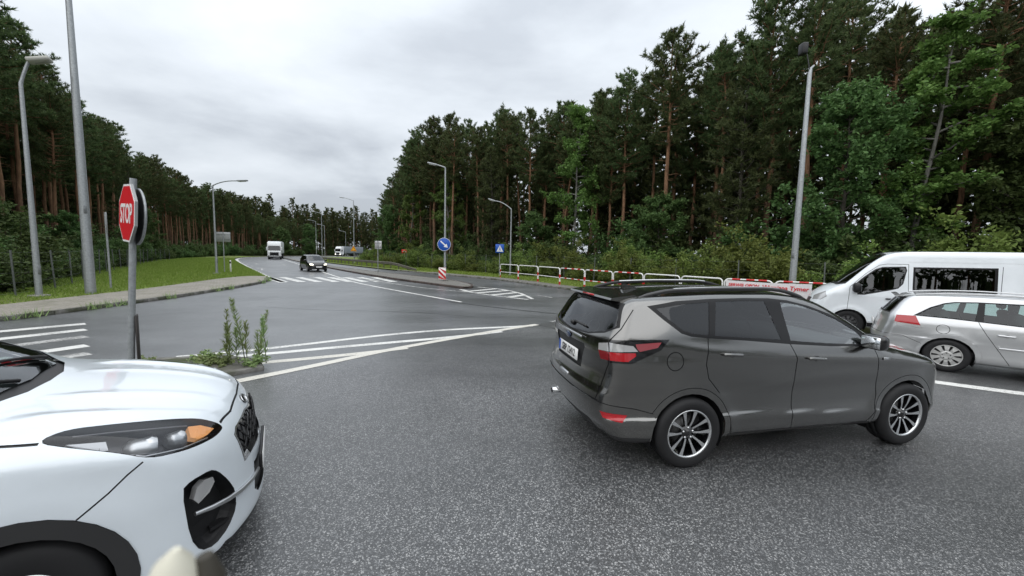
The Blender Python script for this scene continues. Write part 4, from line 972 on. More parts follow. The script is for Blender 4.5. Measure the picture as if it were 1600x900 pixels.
for s_ in stroke([(.74, -.50), (.778, -.32), (.79, 0), (.778, .32), (.74, .50)], .010): rs.append(reg('body', BLK, s_, 'top', upc, .006))
for s_ in stroke([(.08, 1.07), (-.1, 1.095), (-.35, 1.12), (-.5, 1.13)], .008): rs.append(reg('body', BLK, s_, cond=lambda c, n: abs(c.y) > .6 and n.z < .95, off=.005))
for ax in (0, -2.67): rs.append(reg('front_arch_cladding' if ax == 0 else 'rear_arch_cladding', P_CLAD, circ((ax, .335), .424, 30), cond=lambda c, n: abs(c.y) > .55, off=-.006))
rs += [reg('sill', P_CLAD, [(-2.3, .36), (-.36, .36), (-.36, .1), (-2.3, .1)], cond=side_c, off=-.004)]
WSP = [(-1.12, -.56), (-1.10, 0), (-1.12, .56), (-.62, .68), (-.44, .665), (-.27, .46), (-.225, 0), (-.27, -.46), (-.44, -.665), (-.62, -.68)]
rs += [reg('windscreen', G_WS, WSP, 'top', upc, .004, split=False),
       reg('body', BLK, [(-.62, -.72), (-.55, -.715), (-.42, -.69), (-.25, -.50), (-.165, -.22), (-.15, 0), (-.165, .22), (-.25, .50), (-.42, .69), (-.55, .715), (-.62, .72), (-.44, .67), (-.27, .46), (-.225, 0), (-.27, -.46), (-.44, -.67)], 'top', upc, .016)]
for (a, b) in ((-.9, -.45), (-1.0, -.5)): pass
rs += [reg('front_door_window', G_CLEAR, [(-.55, 1.16), (-.72, 1.27), (-1.05, 1.48), (-1.2, 1.53), (-1.45, 1.55), (-1.5, 1.14)], cond=side_c, off=.004), reg('rear_door_window', G_PRIV, [(-1.58, 1.55), (-2.3, 1.53), (-2.42, 1.2), (-1.62, 1.14)], cond=side_c, off=.004), reg('quarter_window', G_PRIV, [(-2.42, 1.51), (-2.85, 1.4), (-2.5, 1.22)], cond=side_c, off=.004)]
for g in ([(-.46, 1.12), (-.42, .8), (-.46, .37)], [(-1.55, 1.12), (-1.52, .7), (-1.55, .37)], [(-2.35, 1.15), (-2.25, .85), (-2.12, .66)]): rs += [reg('body', BLK, s_, cond=side_c, off=.005) for s_ in stroke(g, .008)]
rs += [reg('rear_window', G_PRIV, [(-.55, 1.52), (.55, 1.52), (.66, 1.2), (-.66, 1.2)], 'rear', rear_c, .004, split=False), reg('tail_light', REDL, [(-.86, 1.12), (.86, 1.12), (.86, .98), (-.86, .98)], 'rear', rear_c, -.002)]
wo = build_shell(CROSS, (-3.7, 1.08, 1.08, .04, 1.80), (-3.0, .45, .32, .40, .70), .034, rs, wsuv, P_WHITE)
for s in (-1, 1):
    make_wheel(wsuv, 0, s * .775, .300, .300, .155, .22, 'vee', WM); make_wheel(wsuv, -2.67, s * .775, .300, .300, .155, .22, 'vee', WM)
    arch_liner(wsuv, 0, .335, .37, s * .86, s * .5, BLK); arch_liner(wsuv, -2.67, .335, .37, s * .915, s * .5, BLK)
    mirror_unit(wsuv, -.92, s * .90, 1.14, P_WHITE, 1.1)
    # lamp internals: two projector shells, light-guide strip, amber indicator
    hlp = wo[('headlight', s)]
    def at(p, dpt):
        q = np.array(p, float); q[1] = abs(q[1]) * -1; g_ = CROSS.grad(q[None])[0]; q = q - g_ * dpt; return (q[0], q[1] * -s, q[2])
    def shell_lamp(name, c0, c1, r0, r1, mat, dpt=.038):
        A = Vector(at(c0, dpt)); B_ = Vector(at(c1, dpt)); m = MB(); k = 7
        m.tube([A.lerp(B_, t) for t in np.linspace(0, 1, k)], [r0 * .55, r0, r0 + (r1 - r0) * .3, r0 + (r1 - r0) * .5, r0 + (r1 - r0) * .75, r1, r1 * .92], 16)
        return m.obj(name, mat, hlp)
    shell_lamp('projector', (.375, -.835, .985), (.50, -.785, .965), .050, .060, SATIN, .040); shell_lamp('projector', (.535, -.745, .965), (.60, -.695, .945), .042, .052, SATIN, .038)
    m = MB(); P4 = [at(p, .030) for p in ((.16, -.79, 1.055), (.30, -.775, 1.032), (.325, -.845, .995), (.22, -.83, 1.03))]; P5 = [at(p, .045) for p in ((.16, -.79, 1.055), (.30, -.775, 1.032), (.325, -.845, .995), (.22, -.83, 1.03))]
    m.add(P4 + P5, [(0, 1, 2, 3), (7, 6, 5, 4), (0, 4, 5, 1), (1, 5, 6, 2), (2, 6, 7, 3), (3, 7, 4, 0)]); m.obj('light_strip', M('pale_reflector', (.55, .56, .58), .3, .5), hlp)
    m = MB(); pp = [(.605, -.605, .965), (.66, -.565, .945), (.725, -.545, .90), (.70, -.61, .892), (.665, -.67, .90), (.63, -.685, .925)]; P4 = [at(p, .018) for p in pp]; P5 = [at(p, .05) for p in pp]; n6 = len(pp)
    m.add(P4 + P5, [tuple(range(n6)), tuple(range(2 * n6 - 1, n6 - 1, -1))] + [(i, n6 + i, n6 + (i + 1) % n6, (i + 1) % n6) for i in range(n6)]); m.obj('indicator', AMB, hlp)
    m = MB(); m.tube([at(p, .012) for p in ((.16, -.835, 1.04), (.30, -.865, .99), (.46, -.862, .925), (.60, -.785, .90), (.70, -.655, .885))], .006, 6); m.obj('lower_bezel', SATIN, hlp)
    m = MB(); m.tube([at(p, .022) for p in ((.17, -.74, 1.068), (.32, -.695, 1.04), (.50, -.64, 1.0), (.60, -.60, .972))], .005, 6); m.obj('upper_bezel', M('bezel_grey', (.16, .16, .17), .3, .5), hlp)
    # fog lamp pocket: recessed black tub, lamp, chrome blade
    FP = [np.array(p) for p in FG]; n_f = len(FP); V = []; F = []
    def on(p, dpt):   # nearest skin point along the pocket's view axis
        d = np.array(fgd) / np.linalg.norm(fgd); o_ = np.array(p) + d * .4
        q = CROSS.raycast(o_, -d, 0., 1.2, 90); q = np.array(p) if q is None else q
        g_ = CROSS.grad(q[None])[0]; q = q - g_ * dpt; return (q[0], q[1] * -s, q[2])
    cen = np.mean(FP, axis=0); ring0 = [on(p, -.002) for p in FP]; vd = np.array(fgd) / np.linalg.norm(fgd) * np.array((1, -s, 1)); c0 = np.mean(ring0, axis=0); ring1 = [tuple(c0 + (np.array(p) - c0) * .93 - vd * .035) for p in ring0]; ring2 = [tuple(c0 + (np.array(p) - c0) * .80 - vd * .085) for p in ring0]
    tb = MB(); V = ring0 + ring1 + ring2; F = [(r_ * n_f + i, r_ * n_f + (i + 1) % n_f, (r_ + 1) * n_f + (i + 1) % n_f, (r_ + 1) * n_f + i) for r_ in (0, 1) for i in range(n_f)] + [tuple(range(2 * n_f, 3 * n_f))]
    tb.add(V, F); tub = tb.obj('fog_light_pocket', BLK, wsuv)
    lm = MB(); lp = [(.645, -.805, .585), (.665, -.79, .645), (.70, -.75, .665), (.735, -.705, .65), (.742, -.70, .615), (.715, -.735, .575), (.665, -.79, .548)]
    a_ = [on(p, .022) for p in lp]; b2 = [on(p, .06) for p in lp]; n7 = len(lp); lm.add(a_ + b2, [tuple(range(n7))] + [(i, n7 + i, n7 + (i + 1) % n7, (i + 1) % n7) for i in range(n7)]); lm.obj('fog_lamp', CLRL, tub)
    cb_ = MB(); cb_.tube([on(p, d) for p, d in (((.645, -.805, .50), .02), ((.70, -.735, .485), .006), ((.76, -.645, .465), -.008), ((.82, -.54, .445), -.010), ((.87, -.40, .43), -.010), ((.90, -.26, .43), -.008))], [.012, .015, .016, .016, .014, .012], 8); cb_.obj('chrome_blade', SATIN, tub)
    br = MB(); br.prism([(0, 0), (.11, 0), (.09, .05), (.02, .05)], 0, .02); o = br.obj('pocket_vane', BLK, tub); o.location = on((.70, -.71, .31), .05); o.rotation_euler = (0, 0, s * R(-40))
# grille mesh bars, plate, badge, wipers
gr_o = wo[('grille', 0)]
for i in range(9):
    for sg in (-1, 1):
        a = Vector((0, -.42 + .105 * i, .60)); b2 = a + Vector((0, sg * .21, .215)); P_ = []
        for t in np.linspace(0, 1, 6):
            q = a.lerp(b2, t)
            if in_poly(q.y, q.z, GR): P_.append((float(CROSS.front(q.z) - CROSS.cf * abs(q.y) ** CROSS.ef) - .022, q.y, q.z))
        if len(P_) > 1: m = MB(); m.tube(P_, .0075, 6); m.obj('grille_bar', BLK, gr_o)
pl = MB(); pl.rbox((0, 0, 0), (.022, .53, .125), .006, 1); pb = pl.obj('plate_holder', BLK, wsuv); pb.location = (.938, 0, .475)
pl = MB(); pl.rbox((0, 0, 0), (.006, .52, .112), .003, 1); pl.obj('number_plate', SIGNW, pb).location = (.013, 0, 0)
e_ = MB(); e_.lathe([(0, .008), (.052, .008), (.060, .004), (.060, 0)], 28, axis='x'); em = e_.obj('oval_badge', BLKG, wsuv); q = CROSS.raycast(np.array([1.4, 0, 1.35]), np.array([-.57, 0, -.47]), 0., 2.); g_ = CROSS.grad(q[None])[0]
em.location = tuple(q); em.rotation_euler = (0, -math.asin(g_[2]), 0); em.scale = (1, 1.1, .62)
e2 = MB(); e2.tube([(.007, .054 * math.cos(t), .054 * math.sin(t)) for t in np.linspace(0, 2 * PI, 28, endpoint=False)], .0035, 6, closed=True); e2.obj('badge_ring', CHROME, em)
for (y0, y1, x0, x1) in ((.48, -.16, -.33, -.43), (-.10, -.62, -.24, -.56)):
    P_ = []
    for t in np.linspace(0, 1, 9):
        x = x0 + (x1 - x0) * t; y = y0 + (y1 - y0) * t; P_.append((x, y, float(CROSS.T(np.array(x), np.array(y))) + .012))
    m = MB(); m.tube(P_, [.012] * 3 + [.009] * 6, 8); m.obj('wiper', BLK, wsuv)
m = MB(); m.rbox((-1.6, 0, .44), (2.6, 1.5, .10), .04); m.obj('cabin_floor', DARKI, wsuv)
m = MB(); m.rbox((-.72, 0, 1.05), (.50, 1.40, .22), .08, 3); m.obj('dashboard', M('dash_grey', (.05, .05, .052), .8), wsuv)
for y in (-.38, .38): seat(wsuv, -1.75, y, .66, M('seat_red', (.16, .02, .02), .8) if y > 0 else SEATM); seat(wsuv, -2.6, y, .68, SEATM)

# ---- silver estate car on the right
est = empty('estate_car'); place(est, POSE['ESTATE']); est.scale = (1, 1, .967)
tag(est, 'silver estate car with red tail light, parked nose right beyond the grey SUV', 'car')
dg = (-.5, -.85, .15); rs = []
for ax in (0, 2.83): rs.append(reg('body', None, circ((ax, .316), .350, 26), cond=lambda c, n: abs(c.y) > .5))
rs += [reg('quarter_window', G_CLEAR, [(-.42, 1.05), (-.24, 1.20), (-.06, 1.29), (.06, 1.325), (.34, 1.345), (.30, 1.03), (0, 1.045)], cond=side_c, off=.004),
       reg('rear_door_window', G_CLEAR, [(.42, 1.345), (.98, 1.355), (1.02, .985), (.40, 1.02)], cond=side_c, off=.004, parent='rear_door'),
       reg('front_door_window', G_CLEAR, [(1.10, 1.355), (1.35, 1.33), (1.6, 1.25), (1.85, 1.13), (2.05, 1.01), (2.08, .955), (1.11, .98)], cond=side_c, off=.004, parent='front_door'),
       reg('body', TRIM, [(-.48, 1.035), (-.26, 1.215), (-.08, 1.31), (.05, 1.345), (.34, 1.365), (1.0, 1.375), (1.37, 1.352), (1.65, 1.265), (1.9, 1.145), (2.12, 1.01), (2.13, .94), (1.1, .965), (.3, 1.01), (0, 1.025)], cond=side_c, off=.001)]
ec = lambda c, n: c.x < -.1 and c.y < -.35
rs += [reg('tail_light', REDL, [(-.70, -.80, 1.02), (-.44, -.83, 1.03), (-.37, -.88, .855), (-.73, -.85, .885)], dg, ec, -.004),
       reg('tail_light', CLRL, [(-.73, -.85, .883), (-.37, -.88, .853), (-.345, -.89, .80), (-.74, -.85, .845)], dg, ec, -.004)]
rs += [reg('rear_window', G_PRIV, [(-.52, 1.35), (.52, 1.35), (.62, 1.07), (-.62, 1.07)], 'rear', rear_c, .004, split=False)]
rs += [reg('body', BLK, [(-.58, 1.385), (.58, 1.385), (.67, 1.045), (-.67, 1.045)], 'rear', lambda c, n: n.x < -.2 and c.x < -.2, .002)]
for ax in (0, 2.83):
    for s_ in stroke(circ((ax, .316), .425, 22, -.2, PI + .2), .006): rs.append(reg('body', P_SILV, s_, cond=lambda c, n: abs(c.y) > .5, off=.004))
G_E = [[(.34, 1.01), (.36, .95), (.44, .79), (.56, .58), (.74, .27)], [(.74, .25), (1.12, .25)], [(1.08, .97), (1.12, .6), (1.12, .25), (2.1, .25)], [(2.1, .25), (2.22, .5), (2.18, .85), (2.13, .94)], circ((-.08, .82), .085, 18) + [(.005, .82)]]
for g in G_E: rs += [reg('body', BLK, s_, cond=side_c, off=.005) for s_ in stroke(g, .009)]
for s_ in stroke([(-1.1, .64), (-.6, .62), (-.34, .50)], .008): rs.append(reg('body', BLK, s_, cond=lambda c, n: c.x < 0, off=.004))
rs += [reg('rear_door', P_SILV, [(.34, 1.01), (.36, .95), (.44, .79), (.56, .58), (.74, .27), (1.12, .25), (1.12, .6), (1.08, .97)], cond=side_c), reg('front_door', P_SILV, [(1.08, .97), (1.12, .6), (1.12, .25), (2.1, .25), (2.22, .5), (2.18, .85), (2.13, .94)], cond=side_c)]
rs += [reg('windscreen', G_WS, [(1.45, -.55), (1.47, 0), (1.45, .55), (2.15, .70), (2.33, .4), (2.38, 0), (2.33, -.4), (2.15, -.70)], 'top', upc, .003, split=False), reg('headlight', CLRL, [(3.2, -.8, .75), (3.5, -.6, .76), (3.62, -.5, .66), (3.3, -.8, .62)], (.7, -.6, .3), lambda c, n: c.x > 2.8 and c.y < -.2, -.002)]
rs += [reg('front_grille', BLK, [(-.35, .70), (.35, .70), (.32, .56), (-.32, .56)], 'rear', lambda c, n: n.x > .3 and c.x > 2, .01, split=False)]
eo = build_shell(ESTATE, (-1.2, 3.95, 1.06, .08, 1.62), (-.6, 3.2, .30, .42, .62), .045, rs, est, P_SILV)
for s in (-1, 1):
    make_wheel(est, 0, s * .785, .316, .316, .205, .215, 'slots', WM_S); make_wheel(est, 2.83, s * .785, .316, .316, .205, .215, 'slots', WM_S)
    arch_liner(est, 0, .316, .358, s * .885, s * .5, BLK); arch_liner(est, 2.83, .316, .358, s * .78, s * .5, BLK)
    handle(eo[('rear_door', s)], .66, s * float(ESTATE.W(np.array(.66), np.array(.80))), .80, .20, P_SILV, .03); handle(eo[('front_door', s)], 1.35, s * float(ESTATE.W(np.array(1.35), np.array(.78))), .775, .20, P_SILV, .03)
    mirror_unit(eo[('front_door', s)], 2.0, s * .84, .95, P_SILV, .95)
    m = MB(); m.rbox((.88, s * .892, .565), (.58, .02, .035), .008, 1); m.obj('door_moulding', P_SILV, eo[('rear_door', s)]); m = MB(); m.rbox((1.62, s * .892, .545), (.88, .02, .035), .008, 1); m.obj('door_moulding', P_SILV, eo[('front_door', s)])
    m = MB(); m.tube([(x, s * .58, float(ESTATE.T(np.array(x), np.array(.58))) + .012 + .02 * math.sin(PI * (x + .45) / 1.95)) for x in np.linspace(-.45, 1.5, 14)], .014, 6); m.obj('roof_rail', P_SILV, est)
m = MB(); m.prism([(-.66, 1.415), (-.74, 1.40), (-.73, 1.38), (-.60, 1.385)], -.52, .52, 'y'); m.obj('spoiler', P_SILV, est)
m = MB(); m.rbox((-1.005, 0, .78), (.015, .53, .12), .005, 1); m.obj('number_plate', SIGNW, est)
m = MB(); m.rbox((1.0, 0, .36), (3.2, 1.45, .10), .04); m.obj('cabin_floor', DARKI, est)
m = MB(); m.rbox((1.95, 0, .86), (.5, 1.38, .22), .08, 3); m.obj('dashboard', DARKI, est)
for y in (-.37, .37): seat(est, 1.15, y, .56, SEATM); seat(est, .25, y, .58, SEATM, h=.58)
m = MB(); m.rbox((-.45, 0, .86), (.7, 1.3, .03), .01); m.obj('parcel_shelf', M('shelf_grey', (.12, .12, .12), .8), est)

# ---- white van behind it
van = empty('van'); place(van, POSE['VAN'])
tag(van, 'white high-roof van facing left behind the silver estate car', 'van')
rs = []
for ax in (-.92, -4.2): rs.append(reg('body', None, circ((ax, .34), .385, 24), cond=lambda c, n: abs(c.y) > .5))
rs += [reg('cab_window', G_VAN, [(-1.05, 1.42), (-1.2, 1.60), (-1.4, 1.80), (-1.52, 1.86), (-1.93, 1.885), (-1.955, 1.82), (-1.90, 1.47), (-1.82, 1.36), (-1.70, 1.31), (-1.20, 1.16), (-1.10, 1.16)], cond=side_c, off=.004, parent='cab_door'),
       reg('cab_door', BLK, [(-1.0, 1.42), (-1.17, 1.62), (-1.38, 1.825), (-1.51, 1.885), (-1.95, 1.91), (-1.98, 1.82), (-1.925, 1.46), (-1.84, 1.34), (-1.70, 1.285), (-1.20, 1.13), (-1.06, 1.13)], cond=side_c, off=.002),
       reg('side_window', G_VAN, [(-2.13, 1.86), (-3.45, 1.88), (-3.46, 1.29), (-2.14, 1.27)], cond=side_c, off=.003), reg('body', TRIM, [(-2.09, 1.90), (-3.50, 1.92), (-3.51, 1.25), (-2.10, 1.23)], cond=side_c, off=.001),
       reg('side_window', G_VAN, [(-3.66, 1.88), (-4.6, 1.88), (-4.6, 1.29), (-3.66, 1.29)], cond=lambda c, n: n.y < -.25, off=.003)]
for g in ([(-.86, .45), (-.88, .85), (-.90, 1.33), (-1.2, 1.70), (-1.45, 1.93), (-1.6, 1.965), (-2.0, 1.965), (-2.03, 1.2), (-2.02, .42)], [(-3.55, .42), (-3.57, 1.95)], [(-2.0, 2.02), (-5.3, 2.03)], [(-1.3, .42), (-2.0, .42)], [(-2.05, 1.02), (-3.5, 1.0)]): rs += [reg('body', BLK if g[0][1] < 2 and g[0][1] != 1.02 else P_VAN, s_, cond=side_c, off=.005) for s_ in stroke(g, .010)]
rs += [reg('windscreen', G_VAN, [(-1.52, -.70), (-1.56, 0), (-1.52, .70), (-.86, .86), (-.72, .62), (-.64, 0), (-.72, -.62), (-.86, -.86)], 'top', lambda c, n: n.z > .2 and c.z > 1.25, .003, split=False), reg('body', BLK, [(-1.6, -.74), (-1.6, .74), (-.80, .90), (-.64, .62), (-.57, 0), (-.64, -.62), (-.80, -.90)], 'top', lambda c, n: n.z > .2 and c.z > 1.2, .002)]
rs += [reg('headlight', CLRL, [(-.42, .80, 1.17), (-.16, .55, 1.02), (-.14, .62, .90), (-.32, .90, .92), (-.46, .93, 1.02)], (.6, .7, .3), lambda c, n: c.x > -1 and c.y > .2, -.002),
       reg('grille', BLK, [(-.5, .95), (.5, .95), (.45, .72), (-.45, .72)], 'rear', lambda c, n: n.x > .3 and c.x > -1, .01, split=False), reg('front_bumper', BLK, [(-.9, .56), (.9, .56), (.9, .1), (-.9, .1)], 'rear', lambda c, n: n.x > .2 and c.x > -1, .0, split=False), reg('sill', BLK, [(-5.6, .40), (-.3, .40), (-.3, .1), (-5.6, .1)], cond=side_c, off=-.002)]
rs += [reg('cab_door', P_VAN, [(-.88, .42), (-.88, .85), (-.90, 1.33), (-1.2, 1.70), (-1.45, 1.93), (-1.6, 1.96), (-2.0, 1.96), (-2.03, 1.2), (-2.02, .42)], cond=side_c)]
vo = build_shell(VAN, (-5.72, .16, 1.22, .1, 2.46), (-5.0, -.5, .4, .55, .85), .05, rs, van, P_VAN)
for s in (-1, 1):
    make_wheel(van, -.92, s * .89, .34, .34, .20, .22, 'slots', WM_V); make_wheel(van, -4.2, s * .89, .34, .34, .20, .22, 'slots', WM_V)
    arch_liner(van, -.92, .34, .392, s * .93, s * .6, BLK); arch_liner(van, -4.2, .34, .392, s * 1.02, s * .6, BLK)
    handle(vo[('cab_door', s)], -1.70, s * 1.028, 1.06, .18, BLK, 0.); mr = mirror_unit(vo[('cab_door', s)], -1.02, s * 1.0, 1.22, BLK, 1.25); mr.scale = (1, 1, 1.35)
m = MB(); m.rbox((-2.6, 0, .62), (4.6, 1.8, .10), .04); m.obj('load_floor', DARKI, van); m = MB(); m.rbox((-.95, 0, 1.12), (.55, 1.7, .22), .06); m.obj('dashboard', DARKI, van)
for y in (-.5, .05, .5): seat(van, -1.75, y, .95, SEATM)

# ---- black people carrier coming towards the junction
mpv = empty('black_car', (-18.95, 37.2, 0), -.86)
tag(mpv, 'small black car with its headlights on coming down the left carriageway', 'car')
rs = []
for ax in (0, -2.65): rs.append(reg('body', None, circ((ax, .31), .345, 18), cond=lambda c, n: abs(c.y) > .5))
rs += [reg('side_window', G_PRIV, [(-.2, 1.05), (-.6, 1.3), (-.95, 1.47), (-1.3, 1.5), (-1.32, 1.05)], cond=side_c, off=.004), reg('side_window', G_PRIV, [(-1.4, 1.5), (-2.7, 1.46), (-2.9, 1.15), (-1.42, 1.06)], cond=side_c, off=.004),
       reg('windscreen', G_REAR, [(-1.0, -.52), (-1.02, 0), (-1.0, .52), (-.25, .68), (-.08, .45), (-.03, 0), (-.08, -.45), (-.25, -.68)], 'top', upc, .003, split=False),
       reg('headlight', LAMPON, [(.5, -.72, .76), (.72, -.48, .74), (.78, -.46, .64), (.6, -.72, .63)], (.75, -.6, .3), lambda c, n: c.x > .1 and c.y < -.2, -.003),
       reg('grille', BLK, [(-.4, .66), (.4, .66), (.5, .34), (-.5, .34)], 'rear', lambda c, n: n.x > .3 and c.x > .2, .01, split=False)]
mo = build_shell(MPV, (-3.6, 1.05, 1.05, .08, 1.74), (-2.9, .35, .3, .42, .6), .07, rs, mpv, P_BLACK)
for s in (-1, 1):
    make_wheel(mpv, 0, s * .77, .31, .31, .20, .2, 'slots', WM_S); make_wheel(mpv, -2.65, s * .77, .31, .31, .20, .2, 'slots', WM_S); arch_liner(mpv, 0, .31, .352, s * .75, s * .5, BLK); arch_liner(mpv, -2.65, .31, .352, s * .87, s * .5, BLK); mirror_unit(mpv, -.35, s * .82, 1.02, P_BLACK)
m = MB(); m.rbox((.885, 0, .46), (.015, .52, .115), .004, 1); m.obj('number_plate', SIGNW, mpv)
m = MB(); m.rbox((-1.5, 0, .4), (2.8, 1.4, .1), .04); m.obj('cabin_floor', DARKI, mpv)
for y in (-.36, .36): seat(mpv, -1.3, y, .58, SEATM)

# ---- lorries
def lorry(name, loc, rz, label, trailer_mat, tl=12.):
    """cab-over tractor with box trailer; front at x=0, facing +x"""
    t = empty(name, loc, rz); tag(t, label, 'lorry', 'lorries on the main road')
    W_ = M('cab_white', (.72, .74, .75), .35, coat=.6) if 'cab_white' not in MATS else MATS['cab_white']
    c = MB(); prof = [(0, .55), (.02, 1.55), (-.06, 1.72), (-.22, 2.75), (-.32, 3.15), (-.55, 3.55), (-.9, 3.72), (-1.9, 3.78), (-2.2, 3.6), (-2.2, .75), (-1.75, .62)]
    b = bmesh.new(); vs0 = [b.verts.new((x, -1.22, z)) for x, z in prof]; vs1 = [b.verts.new((x, 1.22, z)) for x, z in prof]; n = len(prof)
    b.faces.new(vs0); b.faces.new(vs1[::-1])
    for i in range(n): b.faces.new((vs0[i], vs1[i], vs1[(i + 1) % n], vs0[(i + 1) % n]))
    bmesh.ops.recalc_face_normals(b, faces=b.faces); bmesh.ops.bevel(b, geom=[e for e in b.edges if abs(e.verts[0].co.y - e.verts[1].co.y) < .01], offset=.12, segments=3, affect='EDGES')
    me = bpy.data.meshes.new('cab'); b.to_mesh(me); b.free(); cab = link('cab', me, W_, t)
    fx = lambda z: np.interp(z, [.55, 1.55, 1.72, 2.75, 3.15], [0, .02, -.06, -.22, -.32])
    def quad(nm, z0, z1, y, mat, par, pr=.012):
        m = MB(); m.add([(fx(z0) + pr, -y, z0), (fx(z0) + pr, y, z0), (fx(z1) + pr, y * .97, z1), (fx(z1) + pr, -y * .97, z1), (fx(z0) - .05, -y, z0), (fx(z0) - .05, y, z0), (fx(z1) - .05, y * .97, z1), (fx(z1) - .05, -y * .97, z1)], [(0, 1, 2, 3), (0, 4, 5, 1), (1, 5, 6, 2), (2, 6, 7, 3), (3, 7, 4, 0)]); return m.obj(nm, mat, par)
    quad('windscreen', 1.86, 2.68, 1.10, BLKG, cab); g = quad('grille', .78, 1.58, .80, BLK, cab)
    for i in range(5): m = MB(); m.box((.04, 0, .86 + .15 * i), (.03, 1.5, .03)); m.obj('grille_bar', BLKG, g)
    quad('sun_visor', 2.70, 2.86, 1.05, BLKG, cab, .10); quad('bumper', .34, .62, 1.20, BLK, cab, .03)
    for s in (-1, 1):
        m = MB(); m.rbox((.03, s * .98, .80), (.06, .34, .26), .04, 2); m.obj('headlight', LAMPON if tl > 12 else CLRL, cab)
        m = MB(); m.rbox((-.12, s * 1.36, 2.2), (.14, .16, .75), .05, 2); m.tube([(-.2, s * 1.2, 2.6), (-.15, s * 1.36, 2.55)], .03, 6); m.obj('mirror', W_, cab)
        m = MB(); m.add([(-.35, s * 1.226, 1.85), (-1.2, s * 1.226, 1.85), (-1.2, s * 1.226, 2.6), (-.45, s * 1.226, 2.6)], [(0, 1, 2, 3)]); m.obj('side_window', BLKG, cab)
    tr = MB(); tr.rbox((-2.9 - tl / 2, 0, 2.55), (tl, 2.52, 2.6), .05, 2); tb = tr.obj('trailer', trailer_mat, t)
    m = MB(); m.box((-2.0 - tl / 2, 0, 1.0), (tl + 2.5, .9, .25)); m.obj('chassis', BLK, t)
    for i in range(8): m = MB(); m.box((-3.3 - tl / 8.2 * i, -1.265, 2.55), (.05, .02, 2.5)); m.obj('curtain_strap', GALV_D, tb)
    for x in (-1.2, -4.6, -tl - .2, -tl + 1.1, -tl + 2.4):
        for s in (-1, 1):
            m = MB(); m.lathe([(.28, -.14), (.47, -.14), (.50, -.10), (.50, .10), (.47, .14), (.28, .14)], 22); w_ = m.obj('wheel', RUB, t); w_.location = (x, s * 1.05, .5); m = MB(); m.lathe([(.29, s * .13), (.2, s * .08), (0, s * .10)], 16); m.obj('hub', ALUP, w_)
    return t
GREYC = M('trailer_grey', (.22, .25, .27), .5); 
lorry('lorry', (-50.0, 80.8, 0), -1.07, 'white lorry with black grille coming towards the junction on the left', M('trailer_white', (.5, .53, .55), .5))
lorry('lorry', (-66.5, 146.5, 0), -1.74, 'white lorry with grey box trailer far off behind the grass bank', GREYC, 12.6)

# ------------------------------------------------------------------ street furniture
rf = random.Random(5)
def post(parent, pts, rad, mat=GALV, name='post', n=12): return MB().tube(pts, rad, n).obj(name, mat, parent)
def lamp_post(loc, h, arm, label, r0=.085, r1=.045, head='long', lean=(0, 0), tilt=.12, curve=1.0, base=True):
    """pole with a curved outreach arm (dx, dy, dz) and a luminaire"""
    t = empty('lamp_post', loc); tag(t, label, 'lamp post', 'street lamps')
    ax, ay, az = arm; al = math.hypot(ax, ay); d = Vector((ax, ay, 0)).normalized() if al > 0 else Vector((1, 0, 0))
    P_ = [Vector((lean[0] * k, lean[1] * k, h * k)) for k in np.linspace(0, 1, 6)]; top = P_[-1]
    post(t, P_, [r0 + (r1 - r0) * k for k in np.linspace(0, 1, 6)], name='pole', n=14)
    A = []; 
    for k in np.linspace(0, 1, 9):
        A.append(top + d * (al * k) + Vector((0, 0, az * (1 - (1 - k) ** (1 + curve)))))
    post(t, A, [r1] + [r1 * .85] * 8, name='arm', n=10)
    e = A[-1]; ang = math.atan2(d.y, d.x)
    m = MB()
    if head == 'long': m.rbox((.30, 0, 0), (.75, .26, .11), .05, 2)
    else: m.rbox((.25, 0, 0), (.62, .42, .16), .06, 2)
    hd_ = m.obj('lamp_head', GALV if head == 'long' else M('lamp_head_pale', (.42, .42, .38), .5), t); hd_.location = e; hd_.rotation_euler = (0, -tilt, ang)
    g = MB(); g.rbox((.30, 0, -.065), (.45, .20, .03), .012, 1); g.obj('lamp_glass', M('lamp_diffuser', (.55, .56, .55), .2), hd_)
    if base: m = MB(); m.rbox((0, 0, .03), (.42, .42, .10), .02, 1); m.obj('base_plate', CONC, t)
    m = MB(); m.rbox((r0 * .95, 0, 1.0), (.02, .10, .32), .006, 1); m.obj('service_door', GALV_D, t)
    return t
lamp_post((-17.56, 14.16, .10), 7.6, (.22, .14, .85), 'slim lamp post with pale square head at the far left edge', .10, .055, 'square', tilt=.35, curve=.3)
lamp_post((-22.5, 29.2, .10), 6.6, (1.85, .1, .40), 'lamp post with long arm on the grass bank by the sign board', .085, .045, 'long', tilt=.08, curve=1.6)
lamp_post((-4.7, 26.75, .12), 7.7, (-.65, .2, .22), 'lamp post on the median carrying the blue arrow sign', .085, .05, 'long', tilt=.25, curve=.2)
lamp_post((-.2, 35.3, .10), 6.0, (-1.5, .3, .75), 'short curved lamp post behind the start of the railing', .085, .05, 'long', tilt=.3, curve=.8)
lamp_post((-25.7, 62.5, .10), 10.0, (-1.6, .1, .45), 'lamp post above the yellow warning sign', .09, .05, 'long', tilt=.15, curve=.4)
for (x, y, h, wd_) in ((-42.5, 86, 10.2, 'nearest of the distant lamp posts up the road'), (-54.5, 107, 10., 'second of the distant lamp posts up the road'), (-57.5, 118, 9.6, 'third of the distant lamp posts up the road'), (-58, 134, 8.6, 'farthest distant lamp post up the road, before the trees')): lamp_post((x, y, .0), h, (-1.7, .2, .4), wd_, .09, .05, 'long', tilt=.15, curve=.4, base=False)
